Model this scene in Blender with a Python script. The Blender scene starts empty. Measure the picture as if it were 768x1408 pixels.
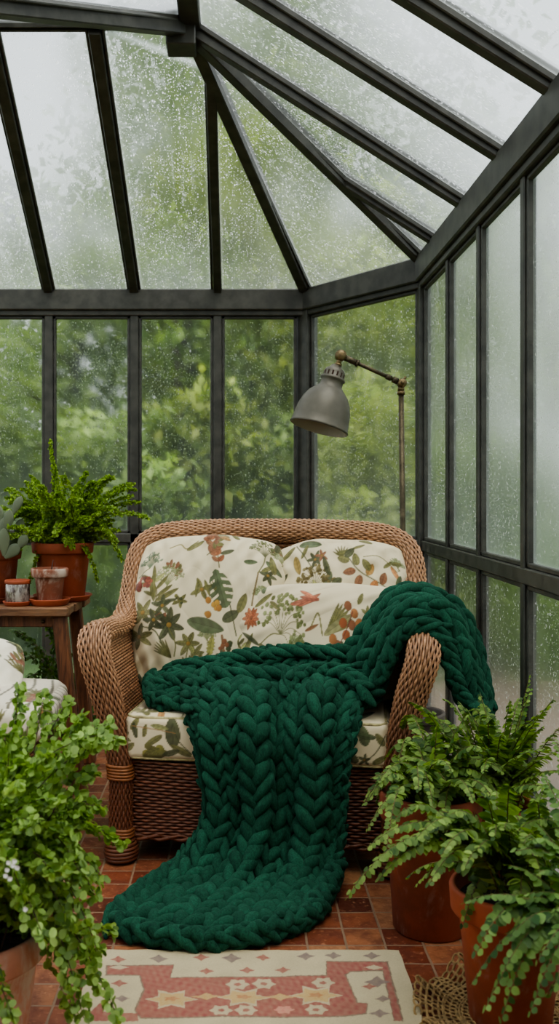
import bpy, math, random
import numpy as np
from mathutils import Vector, Matrix
rng = np.random.default_rng(11)
random.seed(5)
PI = math.pi
F = 1369.0
EYE = 1.15
VX, VY = 324.0, 674.0
scene = bpy.context.scene
COL = scene.collection

def at(px, py, Y):
    """a point of the room at depth Y (authoring aid: metres from measured photo positions)"""
    return np.array([(px - VX) * Y / F, Y, EYE - (py - VY) * Y / F])

def fl(px, py):
    Y = F * EYE / (py - VY)
    return np.array([(px - VX) * Y / F, Y])

def lin(r, g, b):
    def c(v):
        v /= 255.0
        return v / 12.92 if v <= 0.04045 else ((v + 0.055) / 1.055) ** 2.4
    return (c(r), c(g), c(b))

def nrm(a):
    return a / np.maximum(np.linalg.norm(a, axis=-1, keepdims=True), 1e-9)

# ------------------------------------------------------------------ objects
def tag(o, label=None, cat=None, group=None, kind=None):
    if label: o['label'] = label
    if cat: o['category'] = cat
    if group: o['group'] = group
    if kind: o['kind'] = kind
    return o

def empty(name, loc, label=None, cat=None, rz=0.0, group=None):
    o = bpy.data.objects.new(name, None)
    o.empty_display_size = 0.1
    COL.objects.link(o)
    o.location = [float(v) for v in loc]
    o.rotation_euler = (0, 0, rz)
    return tag(o, label, cat, group)

class Geo:
    """collects verts / polygons / per vertex colours"""
    def __init__(s):
        s.V = []; s.Q = []; s.T = []; s.C = []; s.n = 0
    def add(s, V, Q=None, T=None, C=None):
        V = np.asarray(V, float).reshape(-1, 3)
        if Q is not None and len(Q): s.Q.append(np.asarray(Q, np.int64).reshape(-1, 4) + s.n)
        if T is not None and len(T): s.T.append(np.asarray(T, np.int64).reshape(-1, 3) + s.n)
        if C is None: C = (1, 1, 1)
        C = np.broadcast_to(np.asarray(C, float), (len(V), 3))
        s.V.append(V); s.C.append(C); s.n += len(V)
        return s
    def build(s, name, mat, parent=None, smooth=True, world=True, uv=None):
        V = np.concatenate(s.V)
        Q = np.concatenate(s.Q) if s.Q else np.zeros((0, 4), np.int64)
        T = np.concatenate(s.T) if s.T else np.zeros((0, 3), np.int64)
        C = np.concatenate(s.C)
        o = mesh_obj(name, V, Q, T, C, mat, smooth, uv)
        if parent is not None:
            o.parent = parent
            if world:
                # geometry was given in world space: bring it into the parent's frame
                top = parent; M = Matrix.Identity(4)
                chain = []
                p = parent
                while p is not None:
                    chain.append(p); p = p.parent
                for q in reversed(chain):
                    M = M @ q.matrix_basis
                o.data.transform(M.inverted())
        return o

def mesh_obj(name, V, Q, T, C, mat, smooth=True, uv=None):
    me = bpy.data.meshes.new(name)
    nv = len(V)
    me.vertices.add(nv)
    me.vertices.foreach_set('co', np.ascontiguousarray(V, np.float32).ravel())
    loops = np.concatenate([Q.ravel(), T.ravel()]).astype(np.int32)
    me.loops.add(len(loops))
    me.loops.foreach_set('vertex_index', loops)
    npoly = len(Q) + len(T)
    me.polygons.add(npoly)
    starts = np.concatenate([np.arange(len(Q)) * 4, len(Q) * 4 + np.arange(len(T)) * 3]).astype(np.int32)
    me.polygons.foreach_set('loop_start', starts)
    me.polygons.foreach_set('use_smooth', np.full(npoly, bool(smooth)))
    if C is not None:
        a = me.color_attributes.new('col', 'FLOAT_COLOR', 'POINT')
        c4 = np.ones((nv, 4), np.float32); c4[:, :3] = C
        a.data.foreach_set('color', c4.ravel())
    if uv is not None:
        l = me.uv_layers.new(name='uv')
        l.data.foreach_set('uv', np.ascontiguousarray(uv[loops], np.float32).ravel())
    me.update(calc_edges=True)
    me.validate()
    if mat is not None: me.materials.append(mat)
    o = bpy.data.objects.new(name, me)
    COL.objects.link(o)
    return o

def gridq(nr, nc, wrap=False):
    r = np.arange(nr - 1)[:, None]; k = nc if wrap else nc - 1
    c = np.arange(k)[None, :]
    c2 = (c + 1) % nc
    return np.stack(np.broadcast_arrays(r * nc + c, r * nc + c2, (r + 1) * nc + c2, (r + 1) * nc + c), -1).reshape(-1, 4)

def cr(P, t, axis=0):
    """Catmull-Rom through control points along axis; t in 0..n-1"""
    P = np.moveaxis(np.asarray(P, float), axis, 0)
    n = len(P); t = np.clip(np.asarray(t, float), 0, n - 1)
    i = np.minimum(t.astype(int), n - 2); f = (t - i).reshape((-1,) + (1,) * (P.ndim - 1))
    p0 = np.where((i > 0).reshape(f.shape), P[np.maximum(i - 1, 0)], 2 * P[i] - P[i + 1])
    p3 = np.where((i < n - 2).reshape(f.shape), P[np.minimum(i + 2, n - 1)], 2 * P[i + 1] - P[i])
    p1, p2 = P[i], P[i + 1]
    R = 0.5 * (2 * p1 + (p2 - p0) * f + (2 * p0 - 5 * p1 + 4 * p2 - p3) * f ** 2 + (3 * p1 - p0 - 3 * p2 + p3) * f ** 3)
    return np.moveaxis(R, 0, axis)

def resample(P, step, closed=False):
    """smooth polyline at about even spacing"""
    n = len(P)
    D = cr(P, np.linspace(0, n - 1, n * 40))
    L = np.concatenate([[0], np.cumsum(np.linalg.norm(np.diff(D, axis=0), axis=1))])
    m = max(int(round(L[-1] / step)), 2)
    s = np.linspace(0, L[-1], m + 1)
    return np.stack([np.interp(s, L, D[:, k]) for k in range(D.shape[1])], 1), s

def frames(P, n0):
    T = nrm(np.gradient(P, axis=0))
    N = np.zeros_like(P); n = np.asarray(n0, float)
    for k in range(len(P)):
        n = n - T[k] * np.dot(n, T[k]); n = n / max(np.linalg.norm(n), 1e-9)
        N[k] = n
    return T, N, np.cross(T, N)

def tube(g, P, r, sides=8, C=None, cap=True, n0=None):
    P = np.asarray(P, float); n = len(P)
    T = nrm(np.gradient(P, axis=0))
    if n0 is None:
        n0 = np.array([0.3, 0.2, 1.0]) if abs(T[0][2]) < 0.85 else np.array([1.0, 0.1, 0.2])
    T, N, B = frames(P, n0)
    r = np.broadcast_to(np.asarray(r, float), (n,))
    a = np.arange(sides) / sides * 2 * PI
    V = P[:, None] + r[:, None, None] * (np.cos(a)[None, :, None] * N[:, None] + np.sin(a)[None, :, None] * B[:, None])
    V = V.reshape(-1, 3); Q = gridq(n, sides, True)
    Tt = None
    if cap:
        V = np.concatenate([V, P[:1], P[-1:]]); m = n * sides
        k = np.arange(sides)
        Tt = np.concatenate([np.stack([np.full(sides, m), (k + 1) % sides, k], 1),
                             np.stack([np.full(sides, m + 1), (n - 1) * sides + k, (n - 1) * sides + (k + 1) % sides], 1)])
    g.add(V, Q, Tt, C)

def strands(g, P, N, a, b, sides=5, C=None):
    """many strands at once. P,N: (ns,n,3)"""
    ns, n, _ = P.shape
    T = nrm(np.gradient(P, axis=1)); B = nrm(np.cross(T, N)); N = np.cross(B, T)
    t = np.arange(sides) / sides * 2 * PI
    V = P[:, :, None] + a * np.cos(t)[None, None, :, None] * B[:, :, None] + b * np.sin(t)[None, None, :, None] * N[:, :, None]
    Q0 = gridq(n, sides, True)
    Q = (Q0[None] + (np.arange(ns) * n * sides)[:, None, None]).reshape(-1, 4)
    if C is not None:
        C = np.broadcast_to(C, (ns, n, 3)) if np.ndim(C) == 3 else np.broadcast_to(np.asarray(C)[:, None, :], (ns, n, 3))
        C = np.repeat(C.reshape(-1, 3), sides, 0)
    g.add(V.reshape(-1, 3), Q, None, C)

def box(g, c, s, rot=None, bev=0.0, C=None):
    """box with chamfered edges"""
    hx, hy, hz = [v / 2 for v in s]
    b = min(bev, hx * .9, hy * .9, hz * .9)
    if b <= 0:
        V = np.array([[x, y, z] for x in (-hx, hx) for y in (-hy, hy) for z in (-hz, hz)])
        Q = [[0, 1, 3, 2], [4, 6, 7, 5], [0, 4, 5, 1], [2, 3, 7, 6], [0, 2, 6, 4], [1, 5, 7, 3]]
        Tt = None
    else:
        V = []; idx = {}
        for sx in (-1, 1):
            for sy in (-1, 1):
                for sz in (-1, 1):
                    for ax in range(3):
                        p = [sx * (hx - b), sy * (hy - b), sz * (hz - b)]
                        p[ax] = (sx * hx, sy * hy, sz * hz)[ax]
                        idx[(sx, sy, sz, ax)] = len(V); V.append(p)
        V = np.array(V); Q = []; Tt = []
        for ax in range(3):
            o1, o2 = [k for k in range(3) if k != ax]
            for s_ in (-1, 1):
                q = []
                for (u, v) in ((-1, -1), (1, -1), (1, 1), (-1, 1)):
                    k = [0, 0, 0]; k[ax] = s_; k[o1] = u; k[o2] = v
                    q.append(idx[(k[0], k[1], k[2], ax)])
                Q.append(q)
        for ax in range(3):
            o1, o2 = [k for k in range(3) if k != ax]
            for u in (-1, 1):
                for v in (-1, 1):
                    k0 = [0, 0, 0]; k0[o1] = u; k0[o2] = v
                    ka = list(k0); ka[ax] = -1; kb = list(k0); kb[ax] = 1
                    Q.append([idx[(*ka, o1)], idx[(*kb, o1)], idx[(*kb, o2)], idx[(*ka, o2)]])
        for sx in (-1, 1):
            for sy in (-1, 1):
                for sz in (-1, 1):
                    Tt.append([idx[(sx, sy, sz, k)] for k in range(3)])
    if rot is not None: V = V @ np.asarray(rot).T
    V = V + np.asarray(c, float)
    # consistent outward winding
    def fix(faces):
        out = []
        for f in faces:
            p = V[list(f)]; nn = np.cross(p[1] - p[0], p[2] - p[0])
            out.append(list(f) if np.dot(nn, p.mean(0) - np.asarray(c)) > 0 else list(f)[::-1])
        return out
    g.add(V, fix(Q), fix(Tt) if Tt else None, C)

def bar(g, p0, p1, w, h, up=(0, 0, 1), bev=0.004, C=None, ext=0.0):
    """a straight bar of section w (sideways) x h (along up) from p0 to p1"""
    p0 = np.asarray(p0, float); p1 = np.asarray(p1, float)
    d = p1 - p0; L = np.linalg.norm(d); d = d / L
    u = np.asarray(up, float); u = u - d * np.dot(u, d); u = u / np.linalg.norm(u)
    s = np.cross(d, u)
    box(g, (p0 + p1) / 2, (L + 2 * ext, w, h), np.stack([d, s, u], 1), bev, C)

def lathe(g, prof, axis0, axis=(0, 0, 1), n=40, C=None, closed=False):
    """prof: (r, h) list"""
    ax = np.asarray(axis, float); ax = ax / np.linalg.norm(ax)
    ref = np.array([1.0, 0, 0]) if abs(ax[0]) < 0.9 else np.array([0, 1.0, 0])
    u = np.cross(ax, ref); u /= np.linalg.norm(u); v = np.cross(ax, u)
    prof = np.asarray(prof, float)
    a = np.arange(n) / n * 2 * PI
    ring = np.cos(a)[:, None] * u + np.sin(a)[:, None] * v
    V = np.asarray(axis0, float) + prof[:, 0][:, None, None] * ring[None] + prof[:, 1][:, None, None] * ax
    m = len(prof)
    Q = gridq(m, n, True)[:, ::-1]
    if C is not None and np.ndim(C) == 2: C = np.repeat(C, n, 0)
    g.add(V.reshape(-1, 3), Q, None, C)

def wav(x, y, seed, f=1.0, n=6):
    r = np.random.default_rng(seed); o = 0
    for k in range(n):
        a = r.uniform(0, 2 * PI); fr = f * r.uniform(.6, 1.8); ph = r.uniform(0, 2 * PI)
        o = o + np.sin((x * math.cos(a) + y * math.sin(a)) * fr * 2 * PI + ph)
    return o / n

# ------------------------------------------------------------------ materials
def newmat(name):
    m = bpy.data.materials.new(name); m.use_nodes = True
    nt = m.node_tree; nt.nodes.clear()
    out = nt.nodes.new('ShaderNodeOutputMaterial')
    return m, nt, out

def nd(nt, t, **kw):
    n = nt.nodes.new(t)
    for k, v in kw.items():
        if k == 'ins':
            for a, b in v.items(): n.inputs[a].default_value = b
        else: setattr(n, k, v)
    return n

def math_(nt, op, a, b=None, clamp=False):
    n = nt.nodes.new('ShaderNodeMath'); n.operation = op; n.use_clamp = clamp
    for i, x in enumerate((a, b)):
        if x is None: continue
        if isinstance(x, (int, float)): n.inputs[i].default_value = x
        else: nt.links.new(x, n.inputs[i])
    return n.outputs[0]

def maprange(nt, x, a, b, c, d, smooth=True):
    n = nt.nodes.new('ShaderNodeMapRange')
    if smooth: n.interpolation_type = 'SMOOTHSTEP'
    nt.links.new(x, n.inputs[0])
    for i, v in enumerate((a, b, c, d)): n.inputs[i + 1].default_value = v
    return n.outputs[0]

def mixc(nt, f, a, b, mode='MIX'):
    n = nt.nodes.new('ShaderNodeMix'); n.data_type = 'RGBA'; n.blend_type = mode
    if isinstance(f, (int, float)): n.inputs[0].default_value = f
    else: nt.links.new(f, n.inputs[0])
    for i, x in ((6, a), (7, b)):
        if isinstance(x, tuple): n.inputs[i].default_value = (*x[:3], 1)
        else: nt.links.new(x, n.inputs[i])
    return n.outputs[2]

def noise(nt, vec, scale, detail=3.0, rough=.55, dist=0.0):
    n = nt.nodes.new('ShaderNodeTexNoise')
    n.inputs['Scale'].default_value = scale; n.inputs['Detail'].default_value = detail
    n.inputs['Roughness'].default_value = rough; n.inputs['Distortion'].default_value = dist
    if vec is not None: nt.links.new(vec, n.inputs['Vector'])
    return n.outputs['Fac']

def bump(nt, h, strength, dist=0.01):
    n = nt.nodes.new('ShaderNodeBump'); n.inputs['Strength'].default_value = strength
    n.inputs['Distance'].default_value = dist
    nt.links.new(h, n.inputs['Height']); return n.outputs[0]

def principled(nt, out, base, rough=.6, metal=0.0, normal=None, **kw):
    p = nt.nodes.new('ShaderNodeBsdfPrincipled')
    if isinstance(base, tuple): p.inputs['Base Color'].default_value = (*base[:3], 1)
    else: nt.links.new(base, p.inputs['Base Color'])
    if isinstance(rough, (int, float)): p.inputs['Roughness'].default_value = rough
    else: nt.links.new(rough, p.inputs['Roughness'])
    p.inputs['Metallic'].default_value = metal
    for k, v in kw.items(): p.inputs[k].default_value = v
    if normal is not None: nt.links.new(normal, p.inputs['Normal'])
    if out is not None: nt.links.new(p.outputs[0], out.inputs[0])
    return p

def texco(nt, which='Object'):
    return nt.nodes.new('ShaderNodeTexCoord').outputs[which]

def attr(nt, name='col'):
    n = nt.nodes.new('ShaderNodeAttribute'); n.attribute_name = name
    return n.outputs['Color']

def geopos(nt):
    return nt.nodes.new('ShaderNodeNewGeometry').outputs['Position']

def mat_simple(name, base, rough=.6, metal=0.0, nscale=0, namp=.25, bscale=0, bst=.3, bdist=.002, **kw):
    m, nt, out = newmat(name)
    co = texco(nt)
    b = base
    if nscale:
        f = noise(nt, co, nscale, 4)
        f = maprange(nt, f, .3, .7, 0, 1)
        dk = tuple(c * (1 - namp) for c in base); lt = tuple(min(c * (1 + namp), 1) for c in base)
        b = mixc(nt, f, dk, lt)
    nn = bump(nt, noise(nt, co, bscale, 3), bst, bdist) if bscale else None
    principled(nt, out, b, rough, metal, nn, **kw)
    return m

M = {}
M['frame'] = mat_simple('frame_paint', (0.052, 0.051, 0.042), .45, 0, 14, .35, 160, .15, .0006)
M['wood'] = None

def mk_wicker():
    m, nt, out = newmat('wicker')
    c = attr(nt); f = noise(nt, texco(nt), 90, 3)
    c2 = mixc(nt, maprange(nt, f, .3, .75, 0, .55), c, (0.10, 0.040, 0.015), 'MIX')
    nn = bump(nt, noise(nt, texco(nt), 500, 2), .25, .0006)
    principled(nt, out, c2, .48, 0, nn)
    return m
M['wicker'] = mk_wicker()
M['core'] = mat_simple('wicker_core', (0.035, 0.014, 0.006), .9)

def mk_fabric(name, fuzz=900):
    m, nt, out = newmat(name)
    c = attr(nt); co = texco(nt)
    w = noise(nt, co, fuzz, 1)
    big = noise(nt, co, 9, 3)
    c2 = mixc(nt, maprange(nt, big, .3, .7, 0, .10), c, (0.25, 0.19, 0.10), 'MIX')
    principled(nt, out, c2, .9, 0, bump(nt, w, .3, .0008), **{'Sheen Weight': .15})
    return m
M['fabric'] = mk_fabric('printed_linen')
M['rug'] = mk_fabric('rug_wool', 420)
M['piping'] = mat_simple('cushion_piping', lin(170, 160, 118), .85, 0, 60, .35)

def mk_wool():
    m, nt, out = newmat('green_wool')
    co = texco(nt); c = attr(nt)
    mp = nd(nt, 'ShaderNodeMapping'); mp.inputs['Scale'].default_value = (1, 1, .5); nt.links.new(co, mp.inputs[0])
    f = noise(nt, mp.outputs[0], 130, 4, .65, 1.5)
    f2 = noise(nt, mp.outputs[0], 420, 2, .6, .8)
    c2 = mixc(nt, maprange(nt, f, .3, .75, 0, 1), (.55, .55, .55), (1.25, 1.25, 1.25), 'MIX')
    c3 = mixc(nt, 1.0, c, c2, 'MULTIPLY')
    h = math_(nt, 'ADD', f, math_(nt, 'MULTIPLY', f2, .6))
    principled(nt, out, c3, .95, 0, bump(nt, h, .45, .004), **{'Sheen Weight': .08, 'Sheen Roughness': .6, 'Sheen Tint': (.25, .6, .45, 1), 'Specular IOR Level': .1})
    return m
M['wool'] = mk_wool()

def mk_leaf(name, trans=.35, rough=.45, spec=.35):
    m, nt, out = newmat(name)
    c = attr(nt)
    p = principled(nt, None, c, rough, **{'Specular IOR Level': spec})
    t = nd(nt, 'ShaderNodeBsdfTranslucent')
    nt.links.new(mixc(nt, 1.0, c, (1.3, 1.35, .6), 'MULTIPLY'), t.inputs[0])
    mx = nd(nt, 'ShaderNodeMixShader'); mx.inputs[0].default_value = trans
    nt.links.new(p.outputs[0], mx.inputs[1]); nt.links.new(t.outputs[0], mx.inputs[2])
    nt.links.new(mx.outputs[0], out.inputs[0])
    return m
M['leaf'] = mk_leaf('fern_leaf')
M['treeleaf'] = mk_leaf('tree_leaf', .4, .6, .2)
M['stem'] = mat_simple('plant_stem', lin(92, 84, 40), .6, 0, 40, .3)
M['darkstem'] = mat_simple('dark_stem', lin(70, 45, 32), .6, 0, 40, .3)
M['bark'] = mat_simple('tree_bark', lin(62, 52, 44), .9, 0, 6, .4, 20, .6, .02)
M['soil'] = mat_simple('potting_soil', (0.016, 0.011, 0.007), .95, 0, 60, .5, 90, .9, .01)

def mk_terra(name, base, chalk=.25, dirt=.3, rough=.75):
    m, nt, out = newmat(name)
    co = texco(nt)
    f = noise(nt, co, 7, 5, .6); g = noise(nt, co, 32, 5, .65)
    dk = tuple(c * (1 - dirt) for c in base)
    b = mixc(nt, maprange(nt, f, .35, .65, 0, 1), dk, base)
    mp = nd(nt, 'ShaderNodeMapping'); mp.inputs['Scale'].default_value = (1, 1, .45); mp.inputs['Location'].default_value = (3, 1, 2)
    nt.links.new(co, mp.inputs[0])
    e = noise(nt, mp.outputs[0], 11, 6, .7, .6)
    k = math_(nt, 'MULTIPLY', maprange(nt, e, .62 - .2 * chalk, .78 - .2 * chalk, 0, 1), chalk)
    b = mixc(nt, k, b, (.55, .46, .38))
    h = math_(nt, 'ADD', g, math_(nt, 'MULTIPLY', noise(nt, co, 150, 2), .4))
    principled(nt, out, b, rough, 0, bump(nt, h, .25, .004))
    return m
M['terra'] = mk_terra('terracotta', lin(168, 84, 52))
M['terra_dark'] = mk_terra('terracotta_damp', lin(146, 72, 44), .22, .4)
M['terra_old'] = mk_terra('terracotta_weathered', lin(160, 100, 76), .85, .35, .9)
M['terra_pink'] = mk_terra('terracotta_pink', lin(206, 142, 118), .8, .2, .85)

def mk_wood():
    m, nt, out = newmat('old_wood')
    co = texco(nt)
    mp = nd(nt, 'ShaderNodeMapping'); mp.inputs['Scale'].default_value = (1.2, 14, 14); nt.links.new(co, mp.inputs[0])
    f = noise(nt, mp.outputs[0], 5, 5, .6, .8)
    g = noise(nt, co, 8, 3)
    b = mixc(nt, maprange(nt, f, .3, .7, 0, 1), lin(84, 54, 34), lin(146, 106, 72))
    b = mixc(nt, maprange(nt, g, .45, .75, 0, .45), b, lin(120, 104, 84))
    principled(nt, out, b, .62, 0, bump(nt, f, .35, .003))
    return m
M['wood'] = mk_wood()
def mk_wood2():
    m, nt, out = newmat('stained_leg_wood')
    co = texco(nt)
    mp = nd(nt, 'ShaderNodeMapping'); mp.inputs['Scale'].default_value = (14, 14, 1.2); nt.links.new(co, mp.inputs[0])
    f = noise(nt, mp.outputs[0], 5, 5, .6, .8)
    b = mixc(nt, maprange(nt, f, .3, .7, 0, 1), lin(72, 42, 26), lin(132, 86, 56))
    principled(nt, out, b, .55, 0, bump(nt, f, .3, .002))
    return m
M['legwood'] = mk_wood2()
M['shade'] = mat_simple('lamp_enamel', lin(92, 88, 77), .45, .25, 20, .10, 200, .1, .0005)
M['shade_in'] = mat_simple('lamp_inside', lin(176, 168, 152), .55)
M['bronze'] = mat_simple('aged_bronze', lin(84, 76, 58), .45, .7, 30, .3, 120, .2, .0008)
M['brass'] = mat_simple('aged_brass', lin(118, 102, 74), .4, .8, 30, .3, 120, .2, .0008)
M['greypot'] = mat_simple('grey_plastic', lin(150, 142, 134), .6, 0, 12, .15)
M['greypot_dark'] = mat_simple('grey_brown_plastic', lin(78, 70, 64), .6, 0, 12, .15)
M['darkpot'] = mat_simple('dark_clay', lin(74, 44, 34), .7, 0, 12, .3)
M['crochet'] = mat_simple('crochet_cotton', lin(150, 124, 84), .95, 0, 60, .3, 300, .5, .001)
M['white_flower'] = mat_simple('white_petals', (.8, .8, .78), .7)

def mk_floor():
    m, nt, out = newmat('terracotta_tiles')
    co = geopos(nt)
    mp = nd(nt, 'ShaderNodeMapping'); mp.inputs['Location'].default_value = (.012, .03, 0); nt.links.new(co, mp.inputs[0])
    dn = nd(nt, 'ShaderNodeTexNoise'); dn.inputs['Scale'].default_value = 9; nt.links.new(co, dn.inputs['Vector'])
    ds = nd(nt, 'ShaderNodeVectorMath', operation='MULTIPLY_ADD'); nt.links.new(dn.outputs['Color'], ds.inputs[0])
    ds.inputs[1].default_value = (.006, .006, 0); nt.links.new(mp.outputs[0], ds.inputs[2])
    br = nd(nt, 'ShaderNodeTexBrick', offset=0.0, squash=1.0)
    nt.links.new(ds.outputs[0], br.inputs['Vector'])
    br.inputs['Scale'].default_value = 1.0
    br.inputs['Brick Width'].default_value = .098; br.inputs['Row Height'].default_value = .098
    br.inputs['Mortar Size'].default_value = .0035; br.inputs['Mortar Smooth'].default_value = .25
    br.inputs['Bias'].default_value = 0.0
    br.inputs['Color1'].default_value = (0, 0, 0, 1); br.inputs['Color2'].default_value = (1, 1, 1, 1); br.inputs['Mortar'].default_value = (.5, .5, .5, 1)
    rmp = nd(nt, 'ShaderNodeValToRGB'); nt.links.new(br.outputs['Color'], rmp.inputs[0])
    e = rmp.color_ramp.elements; e[0].color = (*lin(76, 36, 25), 1); e[1].color = (*lin(178, 128, 90), 1)
    q = e.new(.35); q.color = (*lin(118, 60, 40), 1)
    q = e.new(.7); q.color = (*lin(142, 82, 55), 1)
    f = noise(nt, co, 16, 6, .65); g = noise(nt, co, 60, 4, .6)
    b = mixc(nt, maprange(nt, f, .38, .68, 0, .7), rmp.outputs[0], lin(92, 44, 26))
    b = mixc(nt, maprange(nt, g, .56, .72, 0, .5), b, lin(206, 150, 112))
    b = mixc(nt, br.outputs['Fac'], b, lin(138, 112, 90))
    h = math_(nt, 'SUBTRACT', math_(nt, 'MULTIPLY', f, .35), br.outputs['Fac'])
    rg = maprange(nt, f, .3, .7, .32, .6)
    principled(nt, out, b, rg, 0, bump(nt, h, .6, .004))
    return m
M['floor'] = mk_floor()

def mk_glass(name, haze, fog, drops, streak, low=.5, tint=(.80, .86, .85), dscale=62, sy=.75, rough=.35):
    """wet glass: clear pane, blurring breath of condensation, white film, small drops; uv in metres, v up"""
    m, nt, out = newmat(name)
    uv = nt.nodes.new('ShaderNodeUVMap').outputs[0]
    c = attr(nt); sc = nd(nt, 'ShaderNodeSeparateColor'); nt.links.new(c, sc.inputs[0])   # r: height 0..1 in the pane, g: distance to edge
    def scaled(sx, sy, loc=(0, 0, 0)):
        mp = nd(nt, 'ShaderNodeMapping'); mp.inputs['Scale'].default_value = (sx, sy, 1); mp.inputs['Location'].default_value = loc
        nt.links.new(uv, mp.inputs[0]); return mp.outputs[0]
    patch = noise(nt, scaled(5, 3.2, (4, 2, 0)), 1.0, 3, .6)
    patch = maprange(nt, patch, .32, .62, .25, 1.0)
    def layer(scale, sy, prob, r0, r1):
        v = nd(nt, 'ShaderNodeTexVoronoi', feature='F1', voronoi_dimensions='2D')
        v.inputs['Scale'].default_value = scale; nt.links.new(scaled(1, sy), v.inputs['Vector'])
        s = nd(nt, 'ShaderNodeSeparateColor'); nt.links.new(v.outputs['Color'], s.inputs[0])
        on = math_(nt, 'LESS_THAN', s.outputs[0], math_(nt, 'MULTIPLY', patch, prob))
        rad = math_(nt, 'ADD', math_(nt, 'MULTIPLY', math_(nt, 'POWER', s.outputs[1], 2.0), r1 - r0), r0)
        q = math_(nt, 'DIVIDE', v.outputs['Distance'], rad)
        hh = math_(nt, 'SUBTRACT', 1.0, math_(nt, 'MULTIPLY', q, q), True)
        hh = math_(nt, 'MULTIPLY', hh, on)
        return math_(nt, 'POWER', hh, .5)
    h1 = layer(dscale, sy, .75 * drops, .10, .28)
    h2 = layer(dscale * 1.9, sy, .85 * drops, .14, .30)
    h3 = layer(dscale * .62, sy * .9, .10 * drops, .10, .22)
    hm = math_(nt, 'MAXIMUM', math_(nt, 'MAXIMUM', h1, math_(nt, 'MULTIPLY', h2, .6)), math_(nt, 'MULTIPLY', h3, 1.4))
    dm = math_(nt, 'GREATER_THAN', hm, .12)
    s1 = noise(nt, scaled(60, 1.6), 1.0, 3, .6); s1 = maprange(nt, s1, .58, .72, 0, 1)
    s1 = math_(nt, 'MULTIPLY', s1, patch)
    big = noise(nt, scaled(1.6, 1.2, (3.1, 1.7, 0)), 1.0, 3, .55)
    s2 = noise(nt, scaled(24, .8, (9, 4, 0)), 1.0, 3, .6); s2 = maprange(nt, s2, .35, .65, 0, 1)
    lowf = math_(nt, 'POWER', math_(nt, 'SUBTRACT', 1.0, sc.outputs[0], True), 4.0)
    edge = maprange(nt, sc.outputs[1], 0.0, .03, .35, 0.0)
    fogv = math_(nt, 'MULTIPLY', math_(nt, 'ADD', math_(nt, 'MULTIPLY', s2, .5), .75), fog)
    fogv = math_(nt, 'MULTIPLY', fogv, maprange(nt, big, .3, .7, .6, 1.35))
    fogv = math_(nt, 'ADD', fogv, math_(nt, 'MULTIPLY', lowf, low * .4))
    fogv = math_(nt, 'ADD', fogv, edge)
    fogv = math_(nt, 'ADD', fogv, math_(nt, 'MULTIPLY', s1, streak))
    fogv = math_(nt, 'MINIMUM', fogv, .9)
    tr = nd(nt, 'ShaderNodeBsdfTransparent'); tr.inputs[0].default_value = (.95, .97, .96, 1)
    bl_ = nd(nt, 'ShaderNodeBsdfRefraction'); bl_.inputs['IOR'].default_value = 1.08; bl_.inputs['Roughness'].default_value = rough
    bl_.inputs[0].default_value = (.96, .98, .97, 1)
    m0 = nd(nt, 'ShaderNodeMixShader')
    hz = math_(nt, 'MULTIPLY', maprange(nt, big, .3, .7, .75, 1.15), haze, True); nt.links.new(hz, m0.inputs[0])
    nt.links.new(tr.outputs[0], m0.inputs[1]); nt.links.new(bl_.outputs[0], m0.inputs[2])
    tl = nd(nt, 'ShaderNodeBsdfTranslucent'); tl.inputs[0].default_value = (*tint, 1)
    m1 = nd(nt, 'ShaderNodeMixShader'); nt.links.new(fogv, m1.inputs[0])
    nt.links.new(m0.outputs[0], m1.inputs[1]); nt.links.new(tl.outputs[0], m1.inputs[2])
    rf = nd(nt, 'ShaderNodeBsdfRefraction'); rf.inputs['IOR'].default_value = 1.33; rf.inputs['Roughness'].default_value = .05
    nb = bump(nt, hm, 1.0, .006); nt.links.new(nb, rf.inputs['Normal'])
    tw = nd(nt, 'ShaderNodeBsdfTranslucent'); tw.inputs[0].default_value = (.95, .97, .97, 1)
    dr = nd(nt, 'ShaderNodeMixShader'); dr.inputs[0].default_value = .42
    nt.links.new(rf.outputs[0], dr.inputs[1]); nt.links.new(tw.outputs[0], dr.inputs[2])
    m2 = nd(nt, 'ShaderNodeMixShader'); nt.links.new(math_(nt, 'MULTIPLY', dm, .9), m2.inputs[0])
    nt.links.new(m1.outputs[0], m2.inputs[1]); nt.links.new(dr.outputs[0], m2.inputs[2])
    gl = nd(nt, 'ShaderNodeBsdfGlossy'); gl.inputs['Roughness'].default_value = .08; nt.links.new(nb, gl.inputs['Normal'])
    fr = nd(nt, 'ShaderNodeFresnel'); fr.inputs['IOR'].default_value = 1.25
    m3 = nd(nt, 'ShaderNodeMixShader'); nt.links.new(math_(nt, 'MULTIPLY', fr.outputs[0], .5), m3.inputs[0])
    nt.links.new(m2.outputs[0], m3.inputs[1]); nt.links.new(gl.outputs[0], m3.inputs[2])
    nt.links.new(m3.outputs[0], out.inputs[0])
    return m
M['glass_back'] = mk_glass('wet_glass_back', .68, .10, .95, .08, .35, dscale=62, rough=.30)
M['glass_low'] = mk_glass('wet_glass_low', .90, .22, .4, .12, .3, (.62, .74, .64), rough=.6)
M['glass_roof'] = mk_glass('wet_glass_roof', .78, .05, .66, .12, .3, dscale=84, sy=.5, rough=.42)
M['glass_side'] = mk_glass('wet_glass_side', .92, .10, .6, .10, .35, (.72, .82, .78), dscale=75, rough=.50)
M['glass_side_low'] = mk_glass('wet_glass_side_low', .92, .08, .45, .08, .2, (.62, .64, .62), dscale=75, rough=.45)
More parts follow.
